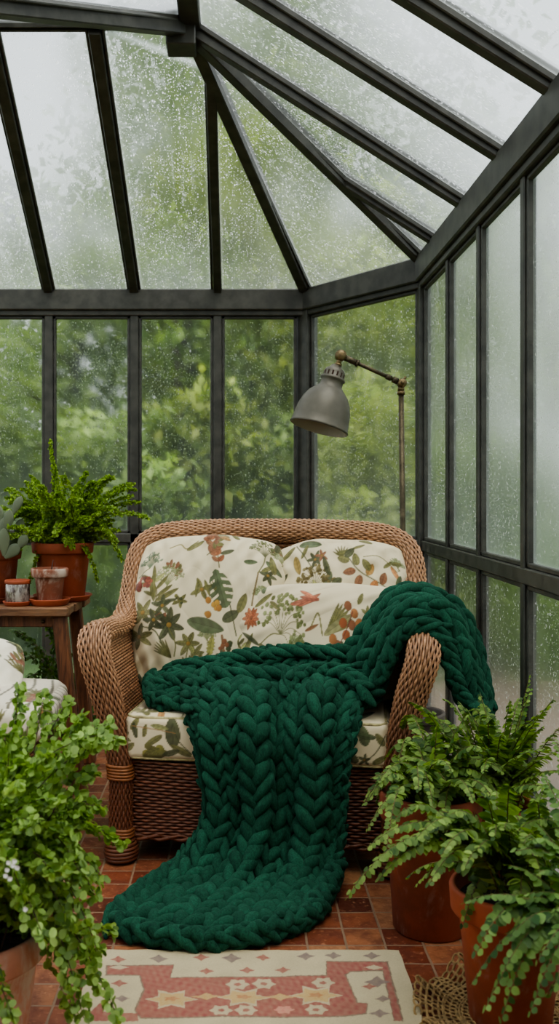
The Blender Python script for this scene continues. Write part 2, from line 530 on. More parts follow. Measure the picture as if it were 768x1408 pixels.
# ================================================================== ROOM
def struct(o):
    o['kind'] = 'structure'; return o
_tr = [0]; _wn = [0]
def trim(p0, p1, w, h, up=(0, 0, 1), ext=0.0, lip=None):
    _tr[0] += 1
    g = Geo(); bar(g, p0, p1, w, h, up, .004, ext=ext)
    return struct(g.build('trim_%d' % _tr[0], M['frame'], smooth=False))

def pane(a, b, c, d, mat, bead=.016, inward=(0, -1, 0), skip=(), parent=None):
    """glazed panel: a bottom left, b bottom right, c top right, d top left"""
    _wn[0] += 1
    a, b, c, d = [np.asarray(p, float) for p in (a, b, c, d)]
    g = Geo()
    n = np.cross(b - a, (c + d) / 2 - (a + b) / 2); n /= np.linalg.norm(n)
    if np.dot(n, np.asarray(inward, float)) < 0: n = -n
    cen = (a + b + c + d) / 4
    for e_, (p, q) in enumerate(((a, b), (b, c), (c, d), (d, a))):
        if np.linalg.norm(p - q) < .02 or e_ in skip or parent is not None: continue
        mid = (p + q) / 2; ins = cen - mid; dd = (q - p) / np.linalg.norm(q - p)
        ins = ins - dd * np.dot(ins, dd); ins /= np.linalg.norm(ins)
        bar(g, p + ins * bead * .5 + n * .006, q + ins * bead * .5 + n * .006, bead, .022, n, .003)
    fr = parent if parent is not None else struct(g.build('window_%d' % _wn[0], M['frame'], smooth=False))
    W = max(np.linalg.norm(b - a), np.linalg.norm(c - d)); H = np.linalg.norm((c + d) / 2 - (a + b) / 2)
    nu = max(int(W / .03), 4); nv = max(int(H / .03), 4)
    s = np.linspace(0, 1, nu + 1)[None, :, None]; t = np.linspace(0, 1, nv + 1)[:, None, None]
    P = ((a * (1 - s) + b * s) * (1 - t) + (d * (1 - s) + c * s) * t).reshape(-1, 3)
    ud = (b - a) / np.linalg.norm(b - a)
    vd = (c + d) / 2 - (a + b) / 2; vd = vd - ud * np.dot(vd, ud); vd /= np.linalg.norm(vd)
    off = np.array([_wn[0] * 3.17 % 7, _wn[0] * 1.73 % 5])
    uv = np.stack([(P - a) @ ud, (P - a) @ vd], 1) + off
    E = np.full(len(P), 9.0)
    for p, q in ((a, b), (b, c), (c, d), (d, a)):
        L = np.linalg.norm(q - p)
        if L < .02: continue
        E = np.minimum(E, np.linalg.norm(np.cross(P - p, (q - p) / L), axis=1))
    C = np.stack([np.broadcast_to(t[:, :, 0], (nv + 1, nu + 1)).ravel(), E, np.zeros(len(P))], 1)
    o = mesh_obj('glass_pane', P, gridq(nv + 1, nu + 1), np.zeros((0, 3), np.int64), C, M[mat], True, uv)
    o.parent = fr
    return fr

YB = 5.45; XR = .894
A = np.array([.39, YB]); B = np.array([XR, 4.69])
ZE, ZT0, ZT1, ZS = 2.12, .865, .915, .07
def v3(p, z): return np.array([p[0], p[1], z])

# floor slab
g = Geo(); box(g, (-.85, 2.2, -.05), (3.62, 6.72, .1), None, .003)
struct(g.build('floor', M['floor'], smooth=False))

# wall framing: one frame of rails per wall
def rails(name, p, q, inward):
    g = Geo()
    n = np.array([*inward, 0.0])
    o = n * .012
    bar(g, v3(p, .035), v3(q, .035), .07, .07, (0, 0, 1), .004, ext=.02)
    bar(g, v3(p, .89), v3(q, .89), .055, .05, (0, 0, 1), .004, ext=.02)
    bar(g, v3(p, 2.185) + o, v3(q, 2.185) + o, .085, .115, (0, 0, 1), .006, ext=.035)
    bar(g, v3(p, 2.115) + o * .4, v3(q, 2.115) + o * .4, .062, .03, (0, 0, 1), .004, ext=.02)
    return struct(g.build(name, M['frame'], smooth=False))
dAB = (B - A) / np.linalg.norm(B - A); nAB = np.array([dAB[1], -dAB[0]]); nAB = nAB if nAB[0] < 0 else -nAB
rails('wall_back', np.array([-2.45, YB]), A, (0, -1))
rails('wall_corner', A, B, nAB)
rails('wall_right', B, np.array([XR, -.9]), (-1, 0))

XP = [-2.42, -1.94, -1.477, -1.019, -.553, -.0995]
YP = [4.12, 3.59, 3.03, 2.48, 1.93, 1.38, .83, .28, -.27, -.85]
for x in XP: trim((x, YB, .07), (x, YB, 2.13), .046, .055, (0, 1, 0))
for y in YP: trim((XR, y, .07), (XR, y, 2.13), .04, .05, (1, 0, 0))
trim(v3(A, 0), v3(A, 2.13), .10, .085, (nAB[0], nAB[1], 0))
trim(v3(B, 0), v3(B, 2.13), .075, .075, (1, 0, 0))

xs = XP + [A[0] - .035]
for k in range(len(xs) - 1):
    x0, x1 = xs[k] + .023, xs[k + 1] - .023
    pane((x0, YB, ZT1), (x1, YB, ZT1), (x1, YB, ZE - .02), (x0, YB, ZE - .02), 'glass_back')
    pane((x0, YB, ZS), (x1, YB, ZS), (x1, YB, ZT0), (x0, YB, ZT0), 'glass_low')
p, q = A + dAB * .05, B - dAB * .04
for z0, z1, mt in ((ZT1, ZE - .02, 'glass_back'), (ZS, ZT0, 'glass_low')):
    pane(v3(p, z0), v3(q, z0), v3(q, z1), v3(p, z1), mt)
ys = [B[1] - .017] + YP
for k in range(len(ys) - 1):
    y0, y1 = ys[k] - .02, ys[k + 1] + .02
    pane((XR, y0, ZT1), (XR, y1, ZT1), (XR, y1, ZE - .02), (XR, y0, ZE - .02), 'glass_side', inward=(-1, 0, 0))
    pane((XR, y0, ZS), (XR, y1, ZS), (XR, y1, ZT0), (XR, y0, ZT0), 'glass_side_low', inward=(-1, 0, 0))

# unseen house wall behind the viewer, added to cut the frontal light
g = Geo(); box(g, (-.85, -1.0, 1.45), (3.62, .12, 2.9), None, .004)
struct(g.build('wall_light_block', mat_simple('pale_plaster', lin(150, 142, 124), .9, 0, 2, .1), smooth=False))
# roof
N = np.array([-.17, 3.76, 2.90]); ZR = 2.235
Ea = v3(A, ZR); Eb = v3(B, ZR)
def nplane(a, b, c):
    n = np.cross(b - a, c - a); n /= np.linalg.norm(n); return n if n[2] > 0 else -n
kB = (N[2] - ZR) / (YB - N[1]); kR = (N[2] - ZR) / (XR - N[0])
nB = nplane(N, Ea, np.array([-2, YB, ZR])); nR = nplane(N, Eb, np.array([XR, 1, ZR])); nH = nplane(N, Ea, Eb)
RW, RH = .048, .07
# hips
trim(N, Ea, .052, .075, nB + nH); trim(N, Eb, .056, .08, nR + nH)
tops = [-2.30, -1.85, -1.40, -.928, -.533]
feet = XP[:5]
for xf, xt in zip(feet, tops): trim((xf, YB, ZR), (xt, N[1], N[2]), RW, RH, nB)
tj = (-.0995 - N[0]) / (A[0] - N[0]); J = N + (Ea - N) * tj
trim((-.0995, YB, ZR), J, .044, RH, nB)
YE = [3.78, 3.24, 2.70, 2.15, 1.60, 1.05, .5, -.05, -.6]
for y in YE: trim((XR, y, ZR), (N[0], min(y, N[1]), N[2]), RW, RH, nR)
tb = .60; JB = N + (Eb - N) * tb
trim((XR, JB[1] + .02, ZR), JB, .044, RH, nR)
# ridges, valley and the joint block
trim(N + np.array([0, .03, .03]), (N[0], -.9, N[2] + .03), .075, .11)
trim(N + np.array([0, 0, .035]), (-2.45, N[1], N[2] + .035), .06, .075)
VE = np.array([-1.24, 2.13, 2.90 - .6265])
trim(N, VE, .05, .07)
trim(N + np.array([-.09, -.01, -.045]), N + np.array([.02, -.01, -.045]), .12, .10)
trim(VE, (-1.24, -.9, VE[2]), .08, .1); trim(VE, (-2.45, VE[1], VE[2]), .08, .1)
# roof panes
def on(a, b, s): return a + (b - a) * s
def rp(a, b, c, d, inw, **k): return pane(a, b, c, d, 'glass_roof', .012, inw, **k)
h = .025
for k in range(4):
    rp((feet[k] + h, YB, ZR), (feet[k + 1] - h, YB, ZR), (tops[k + 1] - h, N[1], N[2]), (tops[k] + h, N[1], N[2]), (0, 0, -1))
w5 = rp((feet[4] + h, YB, ZR), (-.0995 - h, YB, ZR), J + np.array([-.015, -.02, .006]), (tops[4] + h, N[1], N[2]), (0, 0, -1), skip=(2,))
rp((tops[4] + h, N[1] + .004, N[2]), J + np.array([-.015, -.02, .006]), N + np.array([0, .01, 0]), N + np.array([-.03, 0, 0]), (0, 0, -1), parent=w5)
rp((-.0995 + .012, YB, ZR), Ea - np.array([.02, 0, 0]), J + np.array([.02, .0, 0]), J + np.array([.008, .02, -.005]), (0, 0, -1))
hd = (Eb - Ea) / np.linalg.norm(Eb - Ea)
rp(Ea + hd * .04, Eb - hd * .04, N + (Eb - N) * .04, N + (Ea - N) * .04, (0, 0, -1))
rp(Eb - np.array([.0, .04, 0]), (XR, JB[1] + .045, ZR), JB + np.array([.02, .02, -.012]), JB + np.array([.03, .02, -.016]), (0, 0, -1))
rp((XR, JB[1] - .005, ZR), (XR, YE[0] + h, ZR), N + np.array([.01, .01, 0]), JB - np.array([.0, .03, 0]), (0, 0, -1))
for k in range(len(YE) - 1):
    y0, y1 = min(YE[k], N[1]) - h, YE[k + 1] + h
    rp((XR, YE[k] - h, ZR), (XR, y1, ZR), (N[0] + .03, y1, N[2]), (N[0] + .03, y0, N[2]), (0, 0, -1))
rp(VE + np.array([-.04, .04, 0]), (-2.40, VE[1] + .04, VE[2]), (-2.40, N[1] - .03, N[2]), N + np.array([-.05, -.03, 0]), (0, 0, -1))
rp((-1.22, -.85, VE[2]), VE + np.array([.03, -.05, 0]), N + np.array([-.03, -.06, 0]), (N[0] - .03, -.85, N[2]), (0, 0, -1))

# rug ---------------------------------------------------------------
def inpoly(x, y, P):
    P = np.asarray(P, float); r = np.zeros(x.shape, bool); j = len(P) - 1
    for i in range(len(P)):
        xi, yi = P[i]; xj, yj = P[j]
        k = ((yi > y) != (yj > y)) & (x < (xj - xi) * (y - yi) / (yj - yi + 1e-12) + xi)
        r ^= k; j = i
    return r
def zf(x, y): return fl(120 + x * .625, 1290 + y * .625)
rx0, rx1, ry0, ry1 = -.352, .405, 1.70, 2.475
nx, ny = 420, 430
gx, gy = np.meshgrid(np.linspace(rx0, rx1, nx), np.linspace(ry0, ry1, ny))
ymir = 2.105
my = np.where(gy < ymir, 2 * ymir - gy, gy)
jx = gx + .0016 * wav(gx, gy, 3, 55) ; jy = my + .0016 * wav(gx, gy, 4, 55)
cream, pink, gold, grey = np.array(lin(184, 170, 136)), np.array(lin(146, 70, 62)), np.array(lin(186, 152, 94)), np.array(lin(116, 96, 92))
C = np.broadcast_to(cream, (ny, nx, 3)).copy()
def paintpoly(P, col, a=.92):
    k = inpoly(jx, jy, P); C[k] = C[k] * (1 - a) + np.asarray(col) * a
def zpoly(L, col, a=.92): paintpoly([zf(*p) for p in L], col, a)
line = np.array(lin(92, 60, 52))
field = [(44, 68), (189, 66), (181, 95), (527, 89), (526, 59), (658, 59), (692, 189), (676, 189), (650, 76), (578, 78), (566, 86), (592, 148), (614, 150), (612, 171), (560, 177), (118, 181), (106, 166), (127, 119), (116, 88), (44, 86)]
big = [(40, 66), (191, 64), (183, 93), (525, 87), (524, 57), (661, 57), (696, 189), (674, 189), (648, 79), (579, 80), (569, 86), (595, 147), (617, 149), (615, 173), (560, 180), (116, 184), (102, 166), (123, 119), (113, 90), (40, 89)]
zpoly(big, line, .8); zpoly(field, pink)
zpoly([(28, 150), (38, 150), (30, 189), (4, 189), (4, 172)], pink); zpoly([(2, 168), (110, 172), (112, 189), (2, 189)], pink, .9)
for cx in (70, 630): zpoly([(cx - 22, 71), (cx, 66), (cx + 22, 71), (cx, 76)], cream)
def star(cx, cy, rx, ry, col, n=8, inner=.5):
    P = []
    for k in range(2 * n):
        r = 1 if k % 2 == 0 else inner
        a = PI * k / n
        P.append((cx + rx * r * math.cos(a), cy + ry * r * math.sin(a)))
    zpoly(P, col)
for cx, cy in ((185, 141), (343, 137), (503, 132)):
    star(cx, cy, 60, 24, cream, 6, .55); star(cx, cy, 52, 17, gold, 6, .6); star(cx, cy - 1, 20, 6, lin(172, 112, 66), 5, .6)
for cx in (262, 424): star(cx, 135, 38, 8, gold, 4, .5)
for cx, cy in ((330, 108), (388, 106), (518, 104), (294, 167), (349, 166), (503, 163)):
    star(cx, cy, 27, 13, cream, 6, .72); star(cx, cy, 9, 4, pink, 5, .8)
star(432, 163, 24, 10, lin(196, 128, 108), 6, .7)
def diam(cx, cy, r, col): star(cx, cy, r, r * .42, col, 4, .55)
for cx, cy, r, c_ in ((68, 53, 19, pink), (157, 51, 23, grey), (250, 49, 19, pink), (317, 50, 24, grey), (386, 48, 18, pink), (480, 46, 21, grey), (541, 45, 20, grey), (625, 45, 21, grey),
                      (262, 79, 18, pink), (351, 76, 18, pink), (430, 75, 18, pink), (70, 106, 20, pink), (76, 140, 19, grey), (637, 102, 30, grey), (620, 112, 18, pink), (650, 140, 19, grey), (642, 172, 24, grey)):
    diam(cx, cy, r, c_)
# weave and wear
wv = 1 + .07 * np.sin(gx * 2 * PI / .0052) * np.sin(gy * 2 * PI / .0046) + .08 * wav(gx, gy, 8, 9) + rng.normal(0, .045, gx.shape)
wear = np.clip(.5 + .9 * wav(gx, gy, 15, 40, 8), 0, 1)[..., None] * .22
C = (C * (1 - wear) + cream * wear) * wv[..., None]
ex = gx + np.where((gx < rx0 + .002) | (gx > rx1 - .002), .004 * wav(gy * 1.0, gy, 31, 9), 0)
ez = .007 + .0025 * wav(gx, gy, 6, 2.4) + .0012 * wav(gx, gy, 7, 7)
ey = gy + np.where(gy > ry1 - .002, .003 * wav(gx, gx, 33, 8), 0)
P = np.stack([ex, ey, ez], -1)
g = Geo(); g.add(P.reshape(-1, 3), gridq(ny, nx), None, np.clip(C, 0, 1).reshape(-1, 3))
Pb = P.copy(); Pb[..., 2] = .001
# hem skirt round the edge
idx = np.concatenate([np.arange(nx), nx - 1 + nx * np.arange(1, ny), (ny - 1) * nx + np.arange(nx - 2, -1, -1), nx * np.arange(ny - 2, 0, -1)])
top = P.reshape(-1, 3)[idx]; bot = Pb.reshape(-1, 3)[idx]; m_ = len(idx)
g.add(np.concatenate([bot, top]), gridq(2, m_, True), None, cream * .7)
rug = g.build('rug', M['rug'])
tag(rug, 'faded cream and pink flat-woven rug with star medallions on the tile floor', 'rug')
# ================================================================== WICKER LOVESEAT
CH = empty('wicker_loveseat', (.058, 3.03, 0), 'large honey-brown wicker loveseat with high rounded back and scrolled arms', 'sofa', rz=-math.radians(8))
CMI = np.array(Matrix.Translation((.058, 3.03, 0)) @ Matrix.Rotation(-math.radians(8), 4, 'Z'))
def cw(p):
    """loveseat frame -> world"""
    p = np.asarray(p, float); return p @ CMI[:3, :3].T + CMI[:3, 3]

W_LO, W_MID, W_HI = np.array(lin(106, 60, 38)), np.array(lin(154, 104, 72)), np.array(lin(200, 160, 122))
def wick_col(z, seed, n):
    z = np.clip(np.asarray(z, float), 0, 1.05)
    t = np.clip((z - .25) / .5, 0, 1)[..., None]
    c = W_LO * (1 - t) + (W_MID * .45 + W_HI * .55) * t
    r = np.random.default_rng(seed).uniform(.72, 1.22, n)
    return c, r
def weave(g, P, Nn, a, b, amp, seed, per=2):
    """P (ns,n,3) strands; alternate over / under with period `per` samples"""
    ns, n, _ = P.shape
    ph = (np.arange(n)[None, :] * PI / per) + (np.arange(ns)[:, None] % 2) * PI
    P2 = P + Nn * (np.cos(ph) * amp)[..., None]
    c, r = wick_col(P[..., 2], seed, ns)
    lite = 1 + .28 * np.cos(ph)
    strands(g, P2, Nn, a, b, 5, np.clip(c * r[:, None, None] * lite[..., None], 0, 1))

# rolled rim: right half path, mirrored
half = np.array([[.417, .0, .05], [.417, 0, .16], [.418, 0, .28], [.436, -.006, .40], [.466, -.012, .53], [.497, -.012, .63], [.508, .022, .688], [.510, .10, .697], [.507, .22, .690],
                 [.500, .33, .697], [.493, .42, .742], [.492, .475, .82], [.488, .51, .895], [.462, .535, .952], [.40, .552, .985], [.30, .56, .998], [.15, .565, 1.003], [0, .566, 1.004]])
def fullpath(sgn):
    h = half.copy(); h[:, 0] *= sgn; return h
full = np.concatenate([fullpath(-1), fullpath(1)[-2::-1]])
path, s = resample(full, .0085)
T_, N_, B_ = frames(path, (0, -1, 0))
L_ = s[-1]; u_ = np.minimum(s, L_ - s)
# half widths along the path (foot, post, arm, back)
uk = np.array([0, .22, .33, .48, .66, .80, 1.0, 1.15, 1.35, 1.7])
wk = np.interp(u_, uk, [.033, .033, .036, .044, .047, .046, .043, .040, .037, .036])
tk = np.interp(u_, uk, [.030, .030, .030, .034, .036, .032, .030, .034, .036, .036])
zs = path[:, 2]
iP8 = int(np.argmin(np.abs(np.linalg.norm(path - np.array([-.497, .38, .715]), axis=1))))
NS = 34
_t = np.linspace(0, 2 * PI, 721); _e = np.stack([1.25 * np.sign(np.cos(_t)) * np.abs(np.cos(_t)) ** .8, np.sign(np.sin(_t)) * np.abs(np.sin(_t)) ** .8], 1)
_l = np.concatenate([[0], np.cumsum(np.linalg.norm(np.diff(_e, axis=0), axis=1))]); ang = np.interp(np.arange(NS) / NS * _l[-1], _l, _t)
def se(c, e=.8): return np.sign(c) * np.abs(c) ** e
ring = (wk[None, :, None] * se(np.cos(ang))[:, None, None] * B_[None] + tk[None, :, None] * se(np.sin(ang))[:, None, None] * N_[None])
P = path[None] + ring; Nn = nrm(ring / np.maximum(wk, tk)[None, :, None] ** 1)
def seg(i0, i1, name, parent, label=None):
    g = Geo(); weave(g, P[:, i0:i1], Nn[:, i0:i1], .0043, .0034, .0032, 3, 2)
    o = g.build(name, M['wicker'], parent, world=False)
    gc = Geo(); cc = (path[None, i0:i1] + ring[:, i0:i1] * .93)
    gc.add(cc.transpose(1, 0, 2).reshape(-1, 3), gridq(i1 - i0, NS, True))
    n = i1 - i0
    k = np.arange(NS)
    core = gc.build('frame_core', M['core'], o, world=False)
    return o
n_ = len(path); j8 = n_ - iP8
left_arm = seg(0, iP8 + 1, 'arm', CH); right_arm = seg(j8 - 1, n_, 'arm', CH)

# inner arm panels (fine weave), follow the lean of the post
def postx(z): return np.interp(z, half[:6, 2], half[:6, 0])
armtop = resample(half[5:13], .01)[0]
for sg, par in ((-1, left_arm), (1, right_arm)):
    rows = np.arange(.06, .90, .0092); Ps = []; n = 72
    for z in rows:
        zc = min(z, .63)
        y0 = .0
        if z > .700:
            k = np.argmin(np.abs(armtop[:, 2] - z) + (armtop[:, 1] < .33) * 9) ; y0 = armtop[k, 1] - .0
        y = np.linspace(max(y0, .0), .55, n)
        x = np.full(n, postx(zc)) - .020
        x = x + np.clip((y - .30) / .25, 0, 1) * (.478 - x) * np.clip((z - .1) / .5, 0, 1) * .9
        Ps.append(np.stack([sg * x, y, np.full(n, z)], 1))
    Ps = np.array(Ps); nn = np.broadcast_to(nrm(np.array([-sg * 1.0, 0, .3])), Ps.shape)
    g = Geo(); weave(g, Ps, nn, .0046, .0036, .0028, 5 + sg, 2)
    p_ = g.build('arm_panel', M['wicker'], par, world=False)
    gc = Geo(); gc.add((Ps - nn * .001 + 0).reshape(-1, 3), gridq(*Ps.shape[:2]))
    gc.build('panel_core', M['core'], par, world=False)
    # binding bands round the post
    for zb, nb in ((.262, 5), (.085, 3)):
        gb = Geo()
        for q in range(nb):
            z = zb + q * .0095; x = postx(z) * sg
            a = np.linspace(0, 2 * PI, 25)
            pp = np.stack([x + .0395 * se(np.cos(a)), .0365 * se(np.sin(a)), np.full(25, z) + .001 * np.sin(a * 2)], 1)
            tube(gb, pp, .0052, 6, np.array(lin(150, 92, 52)) * (.85 + .1 * (q % 2)))
        gb.build('binding', M['wicker'], par, world=False)

# backrest
bk = Geo(); rows = np.arange(.10, .985, .0125); n = 120; Ps = []
for z in rows:
    hx = np.interp(z, [.1, .6, .75, .85, .90, .95, .985, 1.0], [.49, .495, .49, .485, .47, .44, .38, .2])
    x = np.linspace(-hx, hx, n); y = .545 + .03 * (1 - (x / .5) ** 2) - np.abs(x / .5) ** 8 * .03 + .0 * z
    Ps.append(np.stack([x, y, np.full(n, z)], 1))
Ps = np.array(Ps); nn = np.broadcast_to(np.array([0, -1.0, 0]), Ps.shape)
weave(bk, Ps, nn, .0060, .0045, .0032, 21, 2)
back = bk.build('backrest', M['wicker'], CH, world=False)
gc = Geo(); gc.add(Ps.reshape(-1, 3) + np.array([0, .001, 0]), gridq(*Ps.shape[:2])); gc.build('panel_core', M['core'], back, world=False)
rim = Geo(); weave(rim, P[:, iP8:j8], Nn[:, iP8:j8], .0043, .0034, .0032, 3, 2)
rimo = rim.build('back_rim', M['wicker'], back, world=False)
gc = Geo(); cc = (path[None, iP8:j8] + ring[:, iP8:j8] * .93); gc.add(cc.transpose(1, 0, 2).reshape(-1, 3), gridq(j8 - iP8, NS, True))
gc.build('rim_core', M['core'], back, world=False)

# skirt: front and both sides under the seat
def skirt_path(z):
    b = .0
    pts = [(-.415, .54), (-.415, .30), (-.415, .06), (-.40, .012), (-.36, .004), (-.18, -.016), (0, -.022), (.18, -.016), (.36, .004), (.40, .012), (.415, .06), (.415, .30), (.415, .54)]
    return np.array([[x, y, z] for x, y in pts])
base = resample(skirt_path(0), .0115)[0]
rows = np.arange(.085, .318, .0102)
sag = .018 * np.clip(1 - (base[:, 0] / .40) ** 2, 0, 1)
Ps = np.stack([base + np.array([0, 0, z]) + np.stack([0 * sag, 0 * sag, sag * np.clip((.2 - z) / .12, 0, 1)], 1) for z in rows])
tn = nrm(np.gradient(base, axis=0)); on_ = np.stack([tn[:, 1], -tn[:, 0], 0 * tn[:, 0]], 1)
on_ = np.where((np.sum(on_ * (base - np.array([0, .28, 0])), 1) > 0)[:, None], on_, -on_)
nn = np.broadcast_to(on_, Ps.shape)
g = Geo(); weave(g, Ps, nn, .0048, .0040, .0036, 33, 2)
for q, off in enumerate((-.008, -.016)):
    e = Ps[0] + np.array([0, 0, off]); ph = np.arange(len(e)) * PI / 3 + q * PI
    e = e + on_ * (np.cos(ph) * .003)[:, None] + np.array([0, 0, 1]) * (np.sin(ph) * .003)[:, None]
    tube(g, e, .0058, 6, W_LO * 1.1)
sk = g.build('skirt', M['wicker'], CH, world=False)
gc = Geo(); gc.add((Ps - nn * .002).reshape(-1, 3), gridq(*Ps.shape[:2])); gc.build('panel_core', M['core'], sk, world=False)
g = Geo(); box(g, (0, .27, .305), (.80, .52, .02), None, .006); g.build('seat_deck', M['core'], CH, smooth=False, world=False)
# coil wrapped feet
for sx, sy in ((-.417, .0), (.417, 0), (-.43, .53), (.43, .53)):
    g = Geo(); a = np.linspace(0, 2 * PI * 6, 150); zz = np.linspace(.006, .072, 150)
    r = .040 + .010 * np.sin((zz / .075) * PI)
    tube(g, np.stack([sx + r * np.cos(a), sy + r * np.sin(a), zz], 1), .0065, 6, W_LO)
    lathe(g, [(.0, .001), (.040, .001), (.046, .035), (.038, .075), (0, .076)], (sx, sy, 0), n=20, C=W_LO * .5)
    g.build('foot', M['wicker'], CH, world=False)

# ================================================================== PRINTED CUSHIONS
class Canvas:
    def __init__(s, x0, y0, x1, y1, k=3.0, base=(216, 203, 170)):
        s.x0, s.y0, s.k = x0, y0, k
        s.w, s.h = int((x1 - x0) * k), int((y1 - y0) * k)
        s.a = np.broadcast_to(np.array(lin(*base)), (s.h, s.w, 3)).copy()
    def _win(s, cx, cy, r):
        X = (cx - s.x0) * s.k; Y = (cy - s.y0) * s.k; R = r * s.k + 2
        i0, i1 = int(max(X - R, 0)), int(min(X + R + 1, s.w)); j0, j1 = int(max(Y - R, 0)), int(min(Y + R + 1, s.h))
        if i0 >= i1 or j0 >= j1: return None
        yy, xx = np.mgrid[j0:j1, i0:i1]
        return (slice(j0, j1), slice(i0, i1)), xx / s.k + s.x0, yy / s.k + s.y0
    def _put(s, sl, al, col):
        v = s.a[sl]; al = np.clip(al, 0, 1)[..., None]; s.a[sl] = v * (1 - al) + np.asarray(col) * al
    def leaf(s, x, y, L, W, ang, col, vein=True, tooth=0.0, split=0.0):
        """leaf with base at (x,y) pointing along ang (degrees, 0 = right, 90 = up)"""
        c, n = math.cos(math.radians(ang)), -math.sin(math.radians(ang))
        w = s._win(x + c * L / 2, y + n * L / 2, L * .5 + W)
        if w is None: return
        sl, X, Y = w; u = ((X - x) * c + (Y - y) * n) / L; v = (-(X - x) * n + (Y - y) * c) / (W / 2)
        uu = np.clip(u, 1e-4, 1)
        prof = np.clip(1.9 * uu ** .62 * (1 - uu) ** .75, 0, 1) * (1 + tooth * np.sin(uu * 40))
        if split > 0: prof = prof * np.where((np.sin((uu + .18 * np.abs(v)) * 2 * PI * 5.5) > .45) & (np.abs(v) > .22), 1 - split, 1)
        d = (prof - np.abs(v)) * (W / 2); al = np.clip(d * s.k + .5, 0, 1) * (u > 0) * (u < 1)
        col = np.array(lin(*col)); sh = 1 + .22 * np.where(v > 0, 1, -1) * .6 + .14 * np.sin(uu * 26 + np.abs(v) * 4)
        s._put(sl, al * .95, np.clip(col * sh[..., None], 0, 1))
        rim_ = np.clip(1 - np.abs(d) * s.k * .55, 0, 1) * (u > 0) * (u < 1) * (d > -.4)
        s._put(sl, rim_ * .55, col * .38)
        if vein:
            vv = np.clip(1 - np.abs(v) * (W / 2) * s.k * .55, 0, 1) * (d > 0) * (u > 0)
            s._put(sl, vv * .6, col * .42)
    def stem(s, pts, wd, col):
        P, _ = resample(np.array(pts, float), .5)
        col = np.array(lin(*col))
        c = P.mean(0); r = np.max(np.linalg.norm(P - c, axis=1)) + wd
        w = s._win(c[0], c[1], r)
        if w is None: return
        sl, X, Y = w; D = np.full(X.shape, 1e9)
        for p in P[::1]: D = np.minimum(D, (X - p[0]) ** 2 + (Y - p[1]) ** 2)
        s._put(sl, np.clip((wd / 2 - np.sqrt(D)) * s.k + .6, 0, 1) * .9, col)
    def dot(s, x, y, r, col, rim=True, asp=1.0):
        w = s._win(x, y, r * max(asp, 1) + 1)
        if w is None: return
        sl, X, Y = w; d = np.sqrt((X - x) ** 2 + ((Y - y) / asp) ** 2); c = np.array(lin(*col))
        s._put(sl, np.clip((r - d) * s.k + .5, 0, 1), np.clip(c * (1 - .35 * ((X - x) + (Y - y)) / r * .5)[..., None], 0, 1))
        if rim: s._put(sl, np.clip(1 - np.abs(d - r) * s.k * .7, 0, 1) * .5, c * .35)
    # ---- motifs
    def umbel(s, x, y, r, col=(128, 134, 88), stemto=None, dotr=.9, n=70, seed=0, dots=(150, 156, 112), lo=20, hi=160):
        q = np.random.default_rng(seed)
        bx, by = (x, y + r * .9) if stemto is None else stemto
        for k in range(11):
            a = math.radians(lo + (hi - lo) * k / 10); ex, ey = x + r * .85 * math.cos(a), y + r * .35 - r * .85 * math.sin(a)
            s.stem([(x, y + r * .55), ((x + ex) / 2, (y + ey) / 2 + r * .1), (ex, ey)], .8, col)
        s.stem([(x, y + r * .55), ((x + bx) / 2 + 2, (y + by) / 2 + 4), (bx, by)], 1.5, (104, 104, 62))
        for k in range(n):
            a = math.radians(q.uniform(lo - 8, hi + 8)); rr = r * math.sqrt(q.uniform(.2, 1.1))
            c = np.clip(np.array(dots) + q.integers(-26, 26), 0, 255)
            s.dot(x + rr * math.cos(a), y + r * .35 - rr * math.sin(a), dotr * q.uniform(.8, 1.5), tuple(c))
    def sprig(s, x, y, L, ang, n=5, ll=14, lw=6, col=(122, 128, 66), seed=0, curve=.2, tip=True, alt=(150, 150, 90), spread=50):
        q = np.random.default_rng(seed)
        a0 = math.radians(ang); c, n_ = math.cos(a0), -math.sin(a0)
        mid = (x + c * L * .5 - n_ * L * curve, y + n_ * L * .5 + c * L * curve); end = (x + c * L, y + n_ * L)
        s.stem([(x, y), mid, end], 1.5, (92, 84, 46))
        P, _ = resample(np.array([(x, y), mid, end]), L / (n + 1))
        for k in range(1, len(P)):
            for sd in (-1, 1):
                cc = col if q.random() < .65 else alt
                cc = tuple(np.clip(np.array(cc) + q.integers(-14, 14), 0, 255))
                s.leaf(P[k][0], P[k][1], ll * q.uniform(.8, 1.2), lw * q.uniform(.85, 1.2), ang + sd * spread + q.uniform(-14, 14), cc)
        if tip: s.leaf(end[0], end[1], ll * 1.1, lw, ang, col)
    def flower(s, x, y, r, col, n=6, seed=0, cen=(140, 110, 50)):
        q = np.random.default_rng(seed); a0 = q.uniform(0, 360)
        for k in range(n): s.leaf(x, y, r * q.uniform(.85, 1.15), r * .55, a0 + 360 * k / n + q.uniform(-8, 8), tuple(np.clip(np.array(col) + q.integers(-16, 16), 0, 255)))
        s.dot(x, y, r * .16, cen)
    def berries(s, x, y, r, n, br, cols, seed=0):
        q = np.random.default_rng(seed)
        for k in range(n):
            a = q.uniform(0, 2 * PI); rr = r * math.sqrt(q.random())
            s.dot(x + rr * math.cos(a), y + rr * math.sin(a) * .8, br * q.uniform(.8, 1.2), cols[k % len(cols)], True, q.uniform(.8, 1.15))
    def blades(s, x, y, L, n, a0, a1, col, w=3):
        for k in range(n): s.leaf(x, y, L * (1 - .2 * abs(k / (n - 1) - .5)), w, a0 + (a1 - a0) * k / (n - 1), col)
